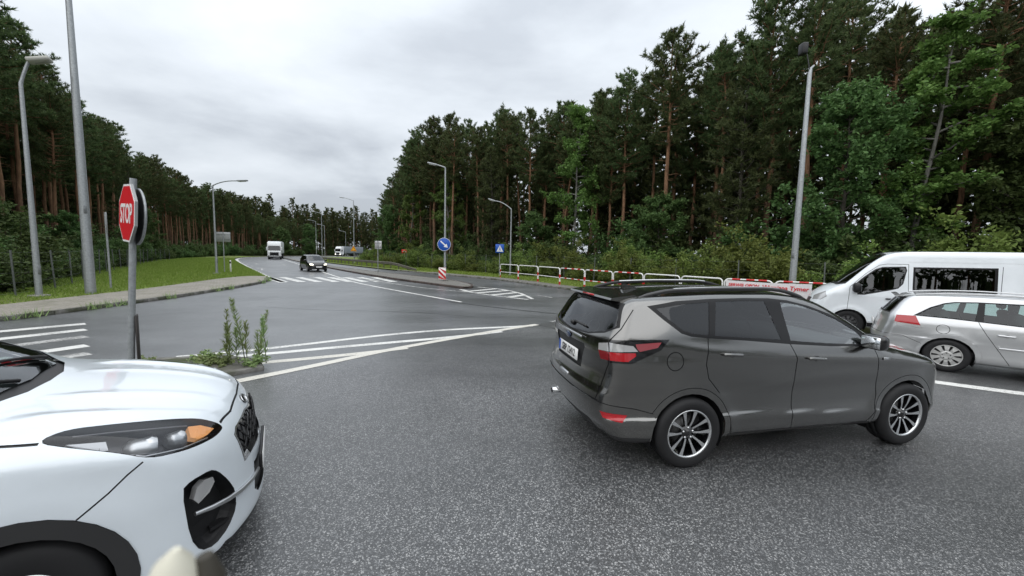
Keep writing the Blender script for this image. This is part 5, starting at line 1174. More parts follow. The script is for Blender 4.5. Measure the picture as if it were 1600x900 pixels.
# tall galvanised mast without its head in view, far left
t = empty('steel_mast', (-17.0, 15.4, .10)); tag(t, 'thick tapered galvanised mast rising out of frame on the left bank', 'mast')
post(t, [(0, 0, 0), (0, 0, 4), (0, 0, 9), (0, 0, 14)], [.165, .14, .105, .07], name='pole', n=18); m = MB(); m.rbox((.13, -.08, 3.35), (.02, .14, .30), .006, 1); m.obj('identification_plate', GALV_D, t)
m = MB(); m.tube([(0, 0, 13.9), (.8, 0, 14.5)], .05, 8); m.rbox((1.1, 0, 14.55), (.7, .3, .12), .04, 2); m.obj('lamp_head', GALV, t)
# mast at the right with a dark floodlight
t = empty('floodlight_mast', (11.25, 15.4, .10)); tag(t, 'tall grey mast with dark floodlight behind the right railing', 'mast')
post(t, [(0, 0, 0), (0, 0, 4.6), (0, 0, 9.0), (.03, 0, 9.25), (.14, 0, 9.35)], [.13, .10, .07, .05, .035], name='pole', n=16)
m = MB(); m.tube([(0, 0, 9.1), (-.12, .05, 9.75), (-.18, .1, 9.9)], .02, 6); m.obj('bracket', BLK, t); m = MB(); m.rbox((-.24, .12, 10.0), (.22, .30, .42), .05, 2); m.obj('floodlight', BLK, t)
m = MB(); m.rbox((-.11, -.05, 2.1), (.03, .12, .2), .006, 1); m.obj('identification_plate', GALV_D, t)
# stop sign
t = empty('stop_sign', (-5.89, 5.82, .06)); tag(t, 'red octagonal STOP sign on a leaning grey post', 'road sign'); t.rotation_euler = (0, .076, 0)
post(t, [(0, 0, 0), (0, 0, 1.5), (0, 0, 2.98)], .042, name='post', n=16)
S = empty('tmp'); psi = R(-34)
def sign_frame(parent, z, yaw, off=0.): 
    """sign plane: local x runs along the face, -y is the front"""
    e = Matrix.Translation((0, 0, z)) @ Matrix.Rotation(yaw, 4, 'Z') @ Matrix.Translation((0, -off, 0)); return e
def ngon(r, n, a0=0.): return [(r * math.cos(a0 + 2 * PI * i / n), r * math.sin(a0 + 2 * PI * i / n)) for i in range(n)]
def plate_obj(name, poly, y0, y1, mat, parent, mtx): m = MB(); m.prism(poly, y0, y1, 'y'); o = m.obj(name, mat, parent); o.matrix_local = mtx; return o
mt = sign_frame(t, 2.46, psi, .065); o8 = ngon(.462, 8, PI / 8)
pan = plate_obj('panel', o8, 0, .03, SIGNB, t, mt); o = plate_obj('white_border', ngon(.456, 8, PI / 8), -.004, -.0005, SIGNW, t, mt); o = plate_obj('red_face', ngon(.426, 8, PI / 8), -.008, -.0045, SIGNR, t, mt)
tx = link('stop_lettering', text_mesh('STOP', .32, .001, spacing=.95, bold=.006), SIGNW, t); tx.matrix_local = mt @ Matrix.Translation((0, -.0105, -.02)) @ Matrix.Rotation(R(90), 4, 'X') @ Matrix.Diagonal((.86, 1.25, 1, 1))
rm = sign_frame(t, 2.42, psi, -.052); rb = plate_obj('round_sign_back', ngon(.41, 32), -.015, .015, M('dark_sign_back', (.03, .032, .032), .5), t, rm)
m = MB(); m.tube([(.41 * math.cos(a), 0, .41 * math.sin(a)) for a in np.linspace(0, 2 * PI, 40, endpoint=False)], .018, 6, closed=True); o = m.obj('round_sign_rim', GALV, t); o.matrix_local = rm
for z in (2.2, 2.7): m = MB(); m.rbox((0, 0, 0), (.13, .10, .04), .01, 1); o = m.obj('bracket', GALV_D, t); o.location = (0, 0, z); o.rotation_euler = (0, 0, psi)
bpy.data.objects.remove(S)
# narrow marker board, edge on, on its own stub beside the stop post
t = empty('marker_board', (-5.83, 5.90, .06)); tag(t, 'narrow dark marker board seen edge-on beside the stop post', 'marker'); m = MB(); m.rbox((0, 0, .48), (.03, .24, .86), .012, 1); o = m.obj('board', M('board_dark', (.035, .03, .028), .6), t); o.rotation_euler = (0, 0, R(41)); post(t, [(0, 0, 0), (0, 0, .1)], .03)
# thin post with an edge-on sign on the bank
t = empty('road_sign', (-17.9, 17.05, .10)); tag(t, 'thin post with a sign panel seen edge-on beside the thick mast', 'road sign'); post(t, [(0, 0, 0), (-.03, 0, 3.4)], .04); m = MB(); m.rbox((0, 0, 2.95), (.05, .75, .9), .015, 1); o = m.obj('panel', SIGNB, t); o.rotation_euler = (0, 0, R(46))
def panel_sign(loc, label, w_, h_, zc, yaw, face, back=True, r=.035, lean=0., poles=1):
    t = empty('road_sign', loc); tag(t, label, 'road sign'); post(t, [(0, 0, 0), (lean, 0, zc + h_ / 2)], r, name='post')
    m = MB(); m.rbox((0, 0, 0), (w_, .03, h_), .012, 1); o = m.obj('panel', face, t); o.location = (lean * .9, 0, zc); o.rotation_euler = (0, 0, yaw); o.location += Vector((math.sin(yaw) * (.055 if not back else -.055), -math.cos(yaw) * (.055 if not back else -.055), 0))
    if back:
        for k in (-.25, .25): m = MB(); m.box((0, -.022, k * h_), (w_ * .9, .03, .04)); m.obj('rail', GALV_D, o)
    return t, o
panel_sign((-23.1, 30.8, .10), 'grey back of a square sign board on the grass bank', .95, .78, 2.85, R(20), SIGNB)
panel_sign((-12.0, 34.3, .12), 'white square sign seen from behind on the median', .72, .72, 2.5, R(-20), M('pale_sign', (.52, .52, .52), .5, .2))
tr_, o_ = panel_sign((-15.7, 56., .10), 'small red sign on a post in the far grass', .95, .55, 2.05, R(-20), SIGNR, back=False)
m = MB(); m.box((0, -.02, 0), (.6, .01, .10)); m.obj('white_bar', SIGNW, o_)
_t, PEDP = panel_sign((-1.15, 34.05, .10), 'blue square pedestrian crossing sign before the railing', .76, .76, 2.42, R(8), BLUEP, back=False)
o_ = PEDP
m = MB(); m.add([(-.30, -.018, -.27), (.30, -.018, -.27), (0, -.018, .29)], [(0, 1, 2)]); m.obj('white_triangle', SIGNW, o_)
m = MB(); m.add([(x, -.021, z) for x, z in ((-.03, .10), (.03, .10), (.05, -.03), (.10, -.20), (.055, -.20), (.0, -.06), (-.06, -.20), (-.11, -.20), (-.04, -.02))], [tuple(range(9))]); m.add([(.035 * math.cos(a), -.021, .145 + .035 * math.sin(a)) for a in np.linspace(0, 2 * PI, 10, endpoint=False)], [tuple(range(10))]); m.obj('walking_figure', BLUEP, o_)
# delineator
t = empty('delineator', (-22.9, 31.2, .10)); tag(t, 'small white roadside delineator post on the grass bank', 'delineator'); m = MB(); m.rbox((0, 0, .5), (.12, .04, 1.0), .015, 1); m.obj('post', WHT, t); m = MB(); m.box((0, -.022, .82), (.121, .005, .16)); m.obj('band', BLACKT, t)
# keep-right sign on the median lamp post and the striped marker below it
t = empty('road_sign', (-4.72, 26.58, .12)); tag(t, 'round blue sign with white arrow pointing down right', 'road sign')
m = MB(); m.lathe([(0, -.02), (.435, -.02), (.45, -.01), (.45, .012), (0, .012)], 36); d_ = m.obj('panel', BLUEP, t); d_.location = (0, -.05, 2.50); d_.rotation_euler = (0, 0, R(10))
m = MB(); m.tube([(.438 * math.cos(a), -.018, .438 * math.sin(a)) for a in np.linspace(0, 2 * PI, 36, endpoint=False)], .012, 6, closed=True); m.obj('rim', SIGNW, d_)
a = R(-42); rot = lambda x, z: (x * math.cos(a) - z * math.sin(a), -.024, x * math.sin(a) + z * math.cos(a))
m = MB(); m.add([rot(-.33, .045), rot(-.33, -.045), rot(.08, -.045), rot(.08, -.15), rot(.34, 0), rot(.08, .15), rot(.08, .045)], [tuple(range(7))]); m.obj('white_arrow', SIGNW, d_)
m = MB(); m.rbox((0, .02, 2.5), (.12, .10, .05), .01, 1); m.obj('clamp', GALV_D, t)
t = empty('hazard_marker', (-4.78, 26.2, .12)); tag(t, 'red and white diagonally striped marker board under the blue arrow sign', 'marker')
m = MB(); m.rbox((0, 0, .50), (.50, .04, .84), .02, 1); bd = m.obj('board', WHT, t); post(t, [(0, .05, 0), (0, .05, .9)], .03)
for k in range(-1, 3):
    q0 = -.42 + .40 * k; pts = [(-.25, q0 + .50), (-.25, q0 + .70), (.25, q0 + .20), (.25, q0)]
    pts = [(x, z) for x, z in pts]; pp = [(x, min(max(z, -.41), .41)) for x, z in pts]
    if abs(pp[0][1] - pp[1][1]) + abs(pp[2][1] - pp[3][1]) > .02: m = MB(); m.add([(x, -.0235, z + .50) for x, z in pp], [(0, 1, 2, 3)]); m.obj('red_stripe', REDP, bd)
t = empty('road_sign', (-55.2, 92.3, .12)); tag(t, 'round grey sign back above a dark marker at the far tip of the median', 'road sign'); post(t, [(0, 0, 0), (0, 0, 2.6)], .05)
m = MB(); m.lathe([(0, -.02), (.45, -.02), (.45, .02), (0, .02)], 24); o = m.obj('panel', SIGNB, t); o.location = (0, -.06, 2.25); m = MB(); m.rbox((0, -.07, .72), (.55, .04, 1.2), .02, 1); m.obj('marker_board', BLK, t)
# yellow works sign
t = empty('road_sign', (-25.55, 62.0, .10)); tag(t, 'yellow triangular warning sign on the far lamp post', 'road sign'); m = MB(); m.prism([(-.50, -.40), (.50, -.40), (0, .48)], -.015, .015, 'y'); o = m.obj('panel', SIGNY, t); o.location = (0, -.12, 2.35); 
m = MB(); m.prism([(-.40, -.32), (.40, -.32), (0, .38)], -.02, -.0155, 'y'); m.obj('red_border', REDP, o); m = MB(); m.prism([(-.28, -.25), (.28, -.25), (0, .24)], -.024, -.0205, 'y'); m.obj('face', SIGNY, o)
m = MB(); m.box((0, .06, 2.2), (.06, .06, .1)); m.obj('clamp', GALV_D, t)
# pedestrian railing, one panel after the other
RAIL = [(-1.0, 31.6), (.46, 29.39), (1.83, 27.31), (3.08, 24.84), (4.25, 22.51), (5.38, 20.52), (6.44, 18.8), (7.54, 17.17), (8.6, 15.6), (9.9, 14.5), (11.2, 13.48), (13.0, 12.4)]
rail_mid = []
for i, (a, b) in enumerate(zip(RAIL[:-1], RAIL[1:])):
    a = Vector(a); b = Vector(b); d = (b - a); L_ = d.length; d.normalize(); a2 = a + d * .04; L2 = L_ - .08
    t = empty('railing_panel', (a2.x, a2.y, .11), math.atan2(d.y, d.x)); 
    ws = ['first', 'second', 'third', 'fourth', 'fifth', 'sixth', 'seventh', 'eighth', 'ninth', 'tenth', 'eleventh'][i]
    tag(t, f'white pedestrian railing panel with red bands, {ws} from the crossing sign', 'railing', 'pedestrian railing panels along the far pavement')
    H = 1.10; rc = .16; P_ = [(0, 0, 0), (0, 0, .3), (0, 0, .6), (0, 0, H - rc)] + [(rc - rc * math.cos(k), 0, H - rc + rc * math.sin(k)) for k in np.linspace(.3, PI / 2, 5)] + [(L2 - rc + rc * math.sin(k), 0, H - rc + rc * math.cos(k)) for k in np.linspace(0, PI / 2 - .3, 5)] + [(L2, 0, H - rc), (L2, 0, .6), (L2, 0, .3), (L2, 0, 0)]
    m = MB(); m.tube(P_, .03, 8); m.obj('hoop', WHT, t); m = MB(); m.tube([(0, 0, .48), (L2, 0, .48)], .024, 8); m.obj('middle_rail', WHT, t)
    for x in (0, L2):
        for (z0, z1) in ((.02, .22), (.46, .68)): m = MB(); m.tube([(x, 0, z0), (x, 0, z1)], .0325, 8); m.obj('red_band', REDP, t)
    if i in (3, 4, 5, 8, 9, 10):
        for k in (.25, .55, .80): m = MB(); m.tube([(L2 * k - .14, 0, H), (L2 * k + .14, 0, H)], .0325, 8); m.obj('red_band', REDP, t); m = MB(); m.tube([(L2 * k - .12, 0, .48), (L2 * k + .12, 0, .48)], .0265, 8); m.obj('red_band', REDP, t)
    rail_mid.append((a, b, d))
# advertising banner tied to the railing
a = Vector(RAIL[8]); b = Vector(RAIL[10]); d = (Vector(RAIL[9]) - a).normalized(); L_ = 2.9
t = empty('banner', (a.x + d.x * .1 + d.y * .06, a.y + d.y * .1 - d.x * .06, .11), math.atan2(d.y, d.x)); tag(t, 'white banner with red lettering tied to the railing beyond the grey SUV', 'banner')
xs_ = np.linspace(0, 2.75, 24); V = []; F = []
BAN = M('banner_white', (.72, .70, .70), .6)
m = MB()
for x in xs_:
    for z in np.linspace(.30, 1.06, 5): V.append((x, .015 * math.sin(x * 5.) * (1 - (z - .3) / .9) - .01, z - .03 * math.sin(PI * x / 2.75)))
F = [(i * 5 + j, (i + 1) * 5 + j, (i + 1) * 5 + j + 1, i * 5 + j + 1) for i in range(23) for j in range(4)]; m.add(V, F, True); bn = m.obj('cloth', BAN, t)
for k, (txt, x, z, sz) in enumerate((('Wymiana Tymer', 1.95, .86, .21), ('SERWIS OPON', .62, .88, .16))):
    tx = link('lettering', text_mesh(txt, sz, .001, font_shear=.15, bold=.004), SIGNR, bn); tx.location = (x, -.042, z); tx.rotation_euler = (R(90), 0, 0)
# crash barrier
t = empty('crash_barrier'); tag(t, 'weathered steel crash barrier along the far verge', 'crash barrier')
GB = offset_line(cut_line(RIGHT_KERB, 39.5, 84), 1.0); m = MB(); A = resample(GB[::-1], 2.0); zt = [.10 + min(.62, .05 + .22 * i) for i in range(len(A))]
prof = [(-.155, 0), (-.10, .06), (-.05, .06), (0, 0), (.05, .06), (.10, .06), (.155, 0)]; nrm = offset_line(A, 1.) - A; V = []
for p, n_, z in zip(A, nrm, zt): V += [(p[0] - n_[0] * q * -1, p[1] - n_[1] * q * -1, z + h_) for h_, q in prof]
k = len(prof); m.add(V, [(i * k + j, (i + 1) * k + j, (i + 1) * k + j + 1, i * k + j + 1) for i in range(len(A) - 1) for j in range(k - 1)], True); m.obj('beam', WOODG, t)
for p, n_, z in zip(A[1:], nrm[1:], zt[1:]): m = MB(); m.box((p[0] - n_[0] * .06, p[1] - n_[1] * .06, .08 + (z + .12) / 2), (.10, .10, z + .10)); m.obj('barrier_post', WOODG, t)
# wire fences in front of the woods
def wire_fence(line, step, h, label, y0, y1):
    t = empty('wire_fence'); tag(t, label, 'fence'); P_ = resample(cut_line(line, y0, y1), step); z0 = .06
    pm = MB().tube([(0, 0, 0), (0, 0, h)], .030, 8).mesh('fence_post', FENCEM)
    for p in P_:
        o = link('fence_post', pm, None, t); o.location = (p[0], p[1], z0); o.rotation_euler = (rf.uniform(-.03, .03), rf.uniform(-.03, .03), 0)
    for k, z in enumerate(np.linspace(.15, h - .08, 5)):
        m = MB(); m.tube([(p[0], p[1], z0 + z - (.02 if i % 2 else 0)) for i, p in enumerate(resample(P_, step / 2))], .0035, 4, cap=False); m.obj('fence_wire', FENCEM, t)
    V = []; F = []
    D_ = resample(P_, .5)
    for p in D_: n0 = len(V); V += [(p[0] - .0015, p[1], z0 + .1), (p[0] + .0015, p[1], z0 + .1), (p[0] + .0015, p[1], z0 + h - .1), (p[0] - .0015, p[1], z0 + h - .1)]; F.append((n0, n0 + 1, n0 + 2, n0 + 3))
    o = link('wire_mesh', me_np('wire_mesh', V, F, FENCEM), None, t); o['kind'] = 'stuff'
    return t
wire_fence(FENCE_L, 3.0, 1.75, 'low wire fence with grey posts at the foot of the left wood', 2, 60)
wire_fence(FENCE_R, 3.4, 1.9, 'wire fence with grey posts in front of the right wood', 3, 80)
# pale rod right in front of the lens, made up for a blurred shape there
t = empty('made_up_rod', (-.0885, .0940, 0)); tag(t, 'thin pale rod made up for the blurred shape close to the lens at the bottom left', 'made_up_rod')
m = MB(); zt = 1.9395; m.tube([(0, 0, 0), (0, 0, 1.0), (0, 0, zt - .02), (.0006, 0, zt - .010), (.0012, 0, zt - .004), (.002, 0, zt)], [.008, .008, .0078, .0064, .0042, .001], 16); m.obj('pale_rod', M('cream_plastic', (.62, .60, .50), .5), t)
m = MB(); m.tube([(.0068, .004, 0), (.0068, .004, zt - .012), (.006, .004, zt - .005)], [.0044, .004, .002], 10); m.obj('dark_rod', M('brown_plastic', (.05, .045, .035), .6), t)  # second rod added for the dark right side of that shape

# ------------------------------------------------------------------ vegetation
class Cloud:
    """collects leaf / needle triangles as arrays"""
    def __init__(s): s.A = []
    def add(s, T): s.A.append(T)          # (n,3,3)
    def mesh(s, name, mat):
        V = np.concatenate(s.A).reshape(-1, 3); return me_np(name, V, np.arange(len(V)).reshape(-1, 3), mat)
def unit(v): return v / np.maximum(np.linalg.norm(v, axis=-1, keepdims=True), 1e-9)
def needles(rr, C, D, n, l0, l1, wd):
    """n thin triangles fanning out of each tuft centre C along D"""
    k = len(C); c = np.repeat(C, n, 0); d = unit(np.repeat(D, n, 0) + rr.normal(0, .62, (k * n, 3)))
    l = rr.uniform(l0, l1, (k * n, 1)); s = unit(np.cross(d, rr.normal(0, 1, (k * n, 3)))) * wd
    return np.stack([c - s, c + s, c + d * l], 1)
def leaves(rr, C, size, flat=.55):
    """leaf-shaped pairs of triangles at C with mostly upward faces"""
    k = len(C); nrm = unit(rr.normal(0, 1, (k, 3)) * flat + np.array([0, 0, .7])); a = unit(np.cross(nrm, rr.normal(0, 1, (k, 3)))); b = np.cross(nrm, a)
    s = size * rr.uniform(.6, 1.35, (k, 1)); p0 = C - a * s * .5; p1 = C + a * s * .6; q0 = C + b * s * .32; q1 = C - b * s * .32
    return np.concatenate([np.stack([p0, q1, p1], 1), np.stack([p0, p1, q0], 1)])
def bend_path(rr, h, n, wob, lean=(0, 0)):
    t = np.linspace(0, 1, n); x = np.cumsum(rr.normal(0, wob, n)); y = np.cumsum(rr.normal(0, wob, n)); x -= x[0]; y -= y[0]
    return np.stack([x + lean[0] * t * h, y + lean[1] * t * h, t * h], 1)
def make_pine(seed, H, cb, spread, dens=1.0, low=False, dead=10, tip=.5):
    rr = np.random.default_rng(seed); n = 12; P_ = bend_path(rr, H * .97, n, .05 + .02 * rr.random(), rr.normal(0, .012, 2))
    r0 = .010 * H + .01; rad = [r0 * (1.25 if i == 0 else 1) * (1 - .82 * (i / (n - 1)) ** 1.15) for i in range(n)]
    tr = MB(); tr.tube(P_, rad, 6 if low else 9); cl = Cloud(); zt = P_[:, 2]
    def at(z): return np.array([np.interp(z, zt, P_[:, k]) for k in range(3)])
    z = cb * H; Cs = []; Ds = []
    while z < H * .975:
        f = (z / H - cb) / (1 - cb); nb = rr.integers(3, 6)
        ln = spread * (np.interp(f, [0, .12, .35, .62, .85, 1.], [.45, .85, 1., .85, .5, .14])) 
        a0 = rr.uniform(0, 2 * PI)
        for k in range(nb):
            if rr.random() < .10: continue
            a = a0 + 2 * PI * k / nb + rr.normal(0, .25); L_ = ln * rr.uniform(.6, 1.2); up = np.interp(f, [0, .4, 1.], [-.05, .22, .85]) + rr.normal(0, .12)
            b0 = at(z); d = np.array([math.cos(a), math.sin(a), up]); d /= np.linalg.norm(d); m_ = 5; B = [b0]
            for j in range(m_): d = unit(d + np.array([0, 0, .10]) + rr.normal(0, .10, 3)); B.append(B[-1] + d * L_ / m_)
            B = np.array(B)
            if not low: tr.tube(B, [max(.012, .05 * L_ / 3 * (1 - q / 6)) for q in range(6)], 4, cap=False)
            # side twigs carry the needle tufts
            nt_ = max(3, int((8 if low else 15) * L_ / 2.6 * dens))
            for j in range(nt_):
                t = rr.uniform(.28, 1.02); i0 = min(int(t * m_), m_ - 1); p = B[i0] + (B[i0 + 1] - B[i0]) * (t * m_ - i0)
                sd = unit(np.array([rr.normal(0, 1), rr.normal(0, 1), rr.normal(.25, .35)]) + d * .6); tl = rr.uniform(.15, .62) * (1.15 - .5 * t) * min(1., L_ / 1.5)
                for q in ((.5, 1.) if low else (.3, .65, 1.)): Cs.append(p + sd * tl * q); Ds.append(sd * .8 + np.array([0, 0, .35]))
        z += rr.uniform(.26, .50) * (1.5 if low else 1.)
    for _ in range(int(16 * dens)): Cs.append(at(H * rr.uniform(.93, 1.0)) + rr.normal(0, .08, 3)); Ds.append(np.array([0, 0, 1.]))
    Cs = np.array(Cs); Ds = np.array(Ds)
    cl.add(needles(rr, Cs, Ds, 3 if low else 8, .28 if low else .16, .66 if low else .36, .16 if low else .028))
    for _ in range(dead):
        z = rr.uniform(.22, cb + .02) * H; a = rr.uniform(0, 2 * PI); b0 = at(z); L_ = rr.uniform(.4, 1.5); tr.tube([b0, b0 + np.array([math.cos(a), math.sin(a), .1]) * L_ * .6, b0 + np.array([math.cos(a), math.sin(a), -.05]) * L_], [.022, .014, .005], 4, cap=False)
    return tr, cl
def make_broad(seed, H, cb, rx, leafn, leaf, limbs=16, shape='oval', stem=.009):
    rr = np.random.default_rng(seed); n = 10; P_ = bend_path(rr, H * .92, n, .07, rr.normal(0, .02, 2)); r0 = stem * H + .015
    tr = MB(); tr.tube(P_, [r0 * (1 - .85 * i / (n - 1)) for i in range(n)], 8); zt = P_[:, 2]; Cs = []
    at = lambda z: np.array([np.interp(z, zt, P_[:, k]) for k in range(3)])
    ends = []
    for k in range(limbs):
        z = H * (cb + (1 - cb) * (k + rr.random()) / limbs * .93); f = (z / H - cb) / (1 - cb); a = k * 2.4 + rr.normal(0, .4)
        wv = {'oval': np.interp(f, [0, .2, .45, .75, 1], [.6, .95, 1, .72, .18]), 'birch': np.interp(f, [0, .15, .4, .7, 1], [.55, 1, .9, .6, .15])}[shape]
        L_ = rx * wv * rr.uniform(.75, 1.2); d = unit(np.array([math.cos(a), math.sin(a), rr.uniform(.15, .75)])); B = [at(z)]
        for j in range(5): d = unit(d + rr.normal(0, .16, 3) + np.array([0, 0, .05 if shape == 'oval' else -.10])); B.append(B[-1] + d * L_ / 5)
        B = np.array(B); tr.tube(B, [max(.012, r0 * .42 * (1 - q / 6)) for q in range(6)], 5, cap=False)
        for j in range(9):
            t = rr.uniform(.3, 1.); i0 = min(int(t * 5), 4); p = B[i0] + (B[i0 + 1] - B[i0]) * (t * 5 - i0); e = p + unit(rr.normal(0, 1, 3) + np.array([0, 0, .2])) * rx * rr.uniform(.12, .38)
            if j < 5: tr.tube([p, (p + e) / 2 + rr.normal(0, .04, 3), e], [.016, .010, .004], 4, cap=False)
            ends.append((p, e))
    w_ = np.array([np.linalg.norm(e - p) for p, e in ends]) + .2; idx = rr.choice(len(ends), leafn, p=w_ / w_.sum()); t = rr.uniform(-.15, 1.1, (leafn, 1))
    p0 = np.array([ends[i][0] for i in idx]); e0 = np.array([ends[i][1] for i in idx]); C = p0 + (e0 - p0) * t + rr.normal(0, .045 * rx, (leafn, 3)) * np.array([1, 1, .7])
    cl = Cloud(); cl.add(leaves(rr, C, leaf)); return tr, cl
def make_bush(seed, H, rx, leafn, leaf):
    rr = np.random.default_rng(seed); tr = MB(); ends = []
    for k in range(13):
        a = rr.uniform(0, 2 * PI); r = rx * math.sqrt(rr.random()); e = np.array([r * math.cos(a), r * math.sin(a), H * rr.uniform(.45, 1.) * (1 - .45 * (r / rx) ** 2)]); b = np.array([.2 * r * math.cos(a), .2 * r * math.sin(a), 0])
        m_ = (b + e) / 2 + rr.normal(0, .12, 3); tr.tube([b, m_, e], [.03, .02, .006], 5, cap=False)
        for j in range(8): t = rr.uniform(.2, 1); p = b + (e - b) * t; q = p + unit(rr.normal(0, 1, 3)) * rr.uniform(.15, .42) * rx * .8; q[2] = max(q[2], .1); ends.append((p, q)); tr.tube([p, q], [.010, .003], 3, cap=False)
    i = rr.integers(0, len(ends), leafn); t = rr.uniform(.1, 1.12, (leafn, 1)); p0 = np.array([ends[k][0] for k in i]); e0 = np.array([ends[k][1] for k in i])
    C = p0 + (e0 - p0) * t + rr.normal(0, .075 * rx, (leafn, 3)); C[:, 2] = np.abs(C[:, 2]); cl = Cloud(); cl.add(leaves(rr, C, leaf)); return tr, cl
PINES = [make_pine(11, 19, .55, 2.6, 1.35), make_pine(12, 20.5, .48, 3.0, 1.35), make_pine(13, 18, .60, 2.4, 1.35), make_pine(14, 21, .53, 2.8, 1.35), make_pine(15, 17.5, .44, 2.8, 1.4), make_pine(16, 19.5, .62, 2.5, 1.3)]
PINES = [(a.mesh('trunk', BARK_P), b.mesh('crown', L_PINE)) for a, b in PINES]; PINE_H = [19, 20.5, 18, 21, 17.5, 19.5]
SPR = [make_pine(31, 15, .10, 2.4, 1.15, dead=0)]; SPR = [(a.mesh('trunk', BARK_D), b.mesh('crown', L_PINE)) for a, b in SPR]
BIR = [make_broad(21, 16, .18, 2.7, 22000, .17, 34, 'birch'), make_broad(22, 13, .16, 2.4, 18000, .17, 28, 'birch')]; BIR = [(a.mesh('trunk', BARK_B), b.mesh('crown', L_BIRCH)) for a, b in BIR]
OAK = [make_broad(23, 10, .12, 3.4, 26000, .20, 32, stem=.012), make_broad(24, 12, .12, 3.2, 26000, .20, 32, stem=.012), make_broad(25, 7.5, .06, 2.6, 17000, .18, 24)]; OAK = [(a.mesh('trunk', BARK_D), b.mesh('crown', L_OAK)) for a, b in OAK]
BUSH = [make_bush(41, 2.6, 1.7, 7000, .13), make_bush(42, 3.3, 1.9, 8500, .14), make_bush(43, 2.0, 1.5, 6000, .12)]; BUSH = [(a.mesh('stems', BARK_D), b.mesh('foliage', L_BUSH)) for a, b in BUSH]
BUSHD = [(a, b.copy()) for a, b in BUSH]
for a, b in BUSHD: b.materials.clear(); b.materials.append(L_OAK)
rt = random.Random(17)
def plant(name, pair, x, y, z, sc, label, cat, group, parts=('trunk', 'crown'), rz=None, tilt=0.):
    t = empty(name, (x, y, z), rt.uniform(0, 2 * PI) if rz is None else rz); t.rotation_euler = (rt.uniform(-tilt, tilt), rt.uniform(-tilt, tilt), t.rotation_euler.z); t.scale = (sc * rt.uniform(.92, 1.1),) * 2 + (sc,)
    tag(t, label, cat, group)
    for n_, me in zip(parts, pair): link(n_, me, None, t)
    return t
def in_frame_u(x, y):
    d = y * math.cos(PITCH); return 800 + 600 * x / max(d, .1)
# --- right wood: the front ranks follow the fence, pines placed one by one
EDGE_R = smooth_line([(-25, 200), (-38, 165), (-40, 140), (-38, 120), (-30, 90), (-19, 63), (-9, 50), (0, 43.5), (7, 36), (13, 28.5), (18, 23.5), (25, 18.5), (34, 12), (46, 4)], 1.)
EDGE_L = smooth_line([(-34, -6), (-26, 5), (-23.0, 12.5), (-25.5, 17.5), (-32, 25), (-40, 35), (-50, 49), (-61, 66), (-74, 89), (-82, 112), (-86, 135), (-90, 165)], 1.)
cnt = 0
ORD1 = ['', 'first', 'second', 'third', 'fourth', 'fifth', 'sixth', 'seventh', 'eighth', 'ninth', 'tenth', 'eleventh', 'twelfth', 'thirteenth', 'fourteenth', 'fifteenth', 'sixteenth', 'seventeenth', 'eighteenth', 'nineteenth']
TENS = {2: ('twenty', 'twentieth'), 3: ('thirty', 'thirtieth'), 4: ('forty', 'fortieth'), 5: ('fifty', 'fiftieth'), 6: ('sixty', 'sixtieth'), 7: ('seventy', 'seventieth'), 8: ('eighty', 'eightieth')}
def ordinal(n): return ORD1[n] if n < 20 else (TENS[n // 10][1] if n % 10 == 0 else TENS[n // 10][0] + '-' + ORD1[n % 10])
def rank(edge, off, step, label, group, hs, j=.5, y0=-10, y1=400, skip=.06, side=1):
    E = resample(offset_line(edge, off * side), step); k = 0
    if E[0][1] > E[-1][1]: E = E[::-1]
    for p in E:
        if not y0 <= p[1] <= y1 or rt.random() < skip: continue
        k += 1; x, y = p[0] + rt.uniform(-j, j), p[1] + rt.uniform(-j, j); i = rt.randrange(len(PINES)); D = math.hypot(x, y)
        sc = hs * rt.uniform(.86, 1.10) * 19.3 / PINE_H[i] * (np.interp(D, [25, 40, 60], [1.18, 1.05, 1.]) if x < -20 and y < 1.4 * -x + 5 else np.interp(D, [26, 45, 60, 75, 100], [.92, .95, 1., .88, .78]))
        plant('pine_tree', PINES[i], x, y, 0, sc, label % ordinal(k), 'tree', group, tilt=.03)
    return k
# (edges run far to near on the right, so the wood lies on their left side)
rank(EDGE_R, 1.5, 3.1, 'reddish-trunked pine in the front rank of the right wood, %s from the right', 'front pines of the right wood', 1.0, 1.1, 2, 190)
rank(EDGE_R, 5.0, 3.3, 'tall pine in the second rank of the right wood, %s from the right', 'second rank pines of the right wood', 1.05, 1.4, 4, 190)
rank(EDGE_L, 1.5, 3.1, 'reddish-trunked pine in the front rank of the left wood, %s from the left', 'front pines of the left wood', .92, 1.1, 0, 170)
rank(EDGE_L, 5.0, 3.4, 'tall pine in the second rank of the left wood, %s from the left', 'second rank pines of the left wood', .98, 1.4, 4, 170)
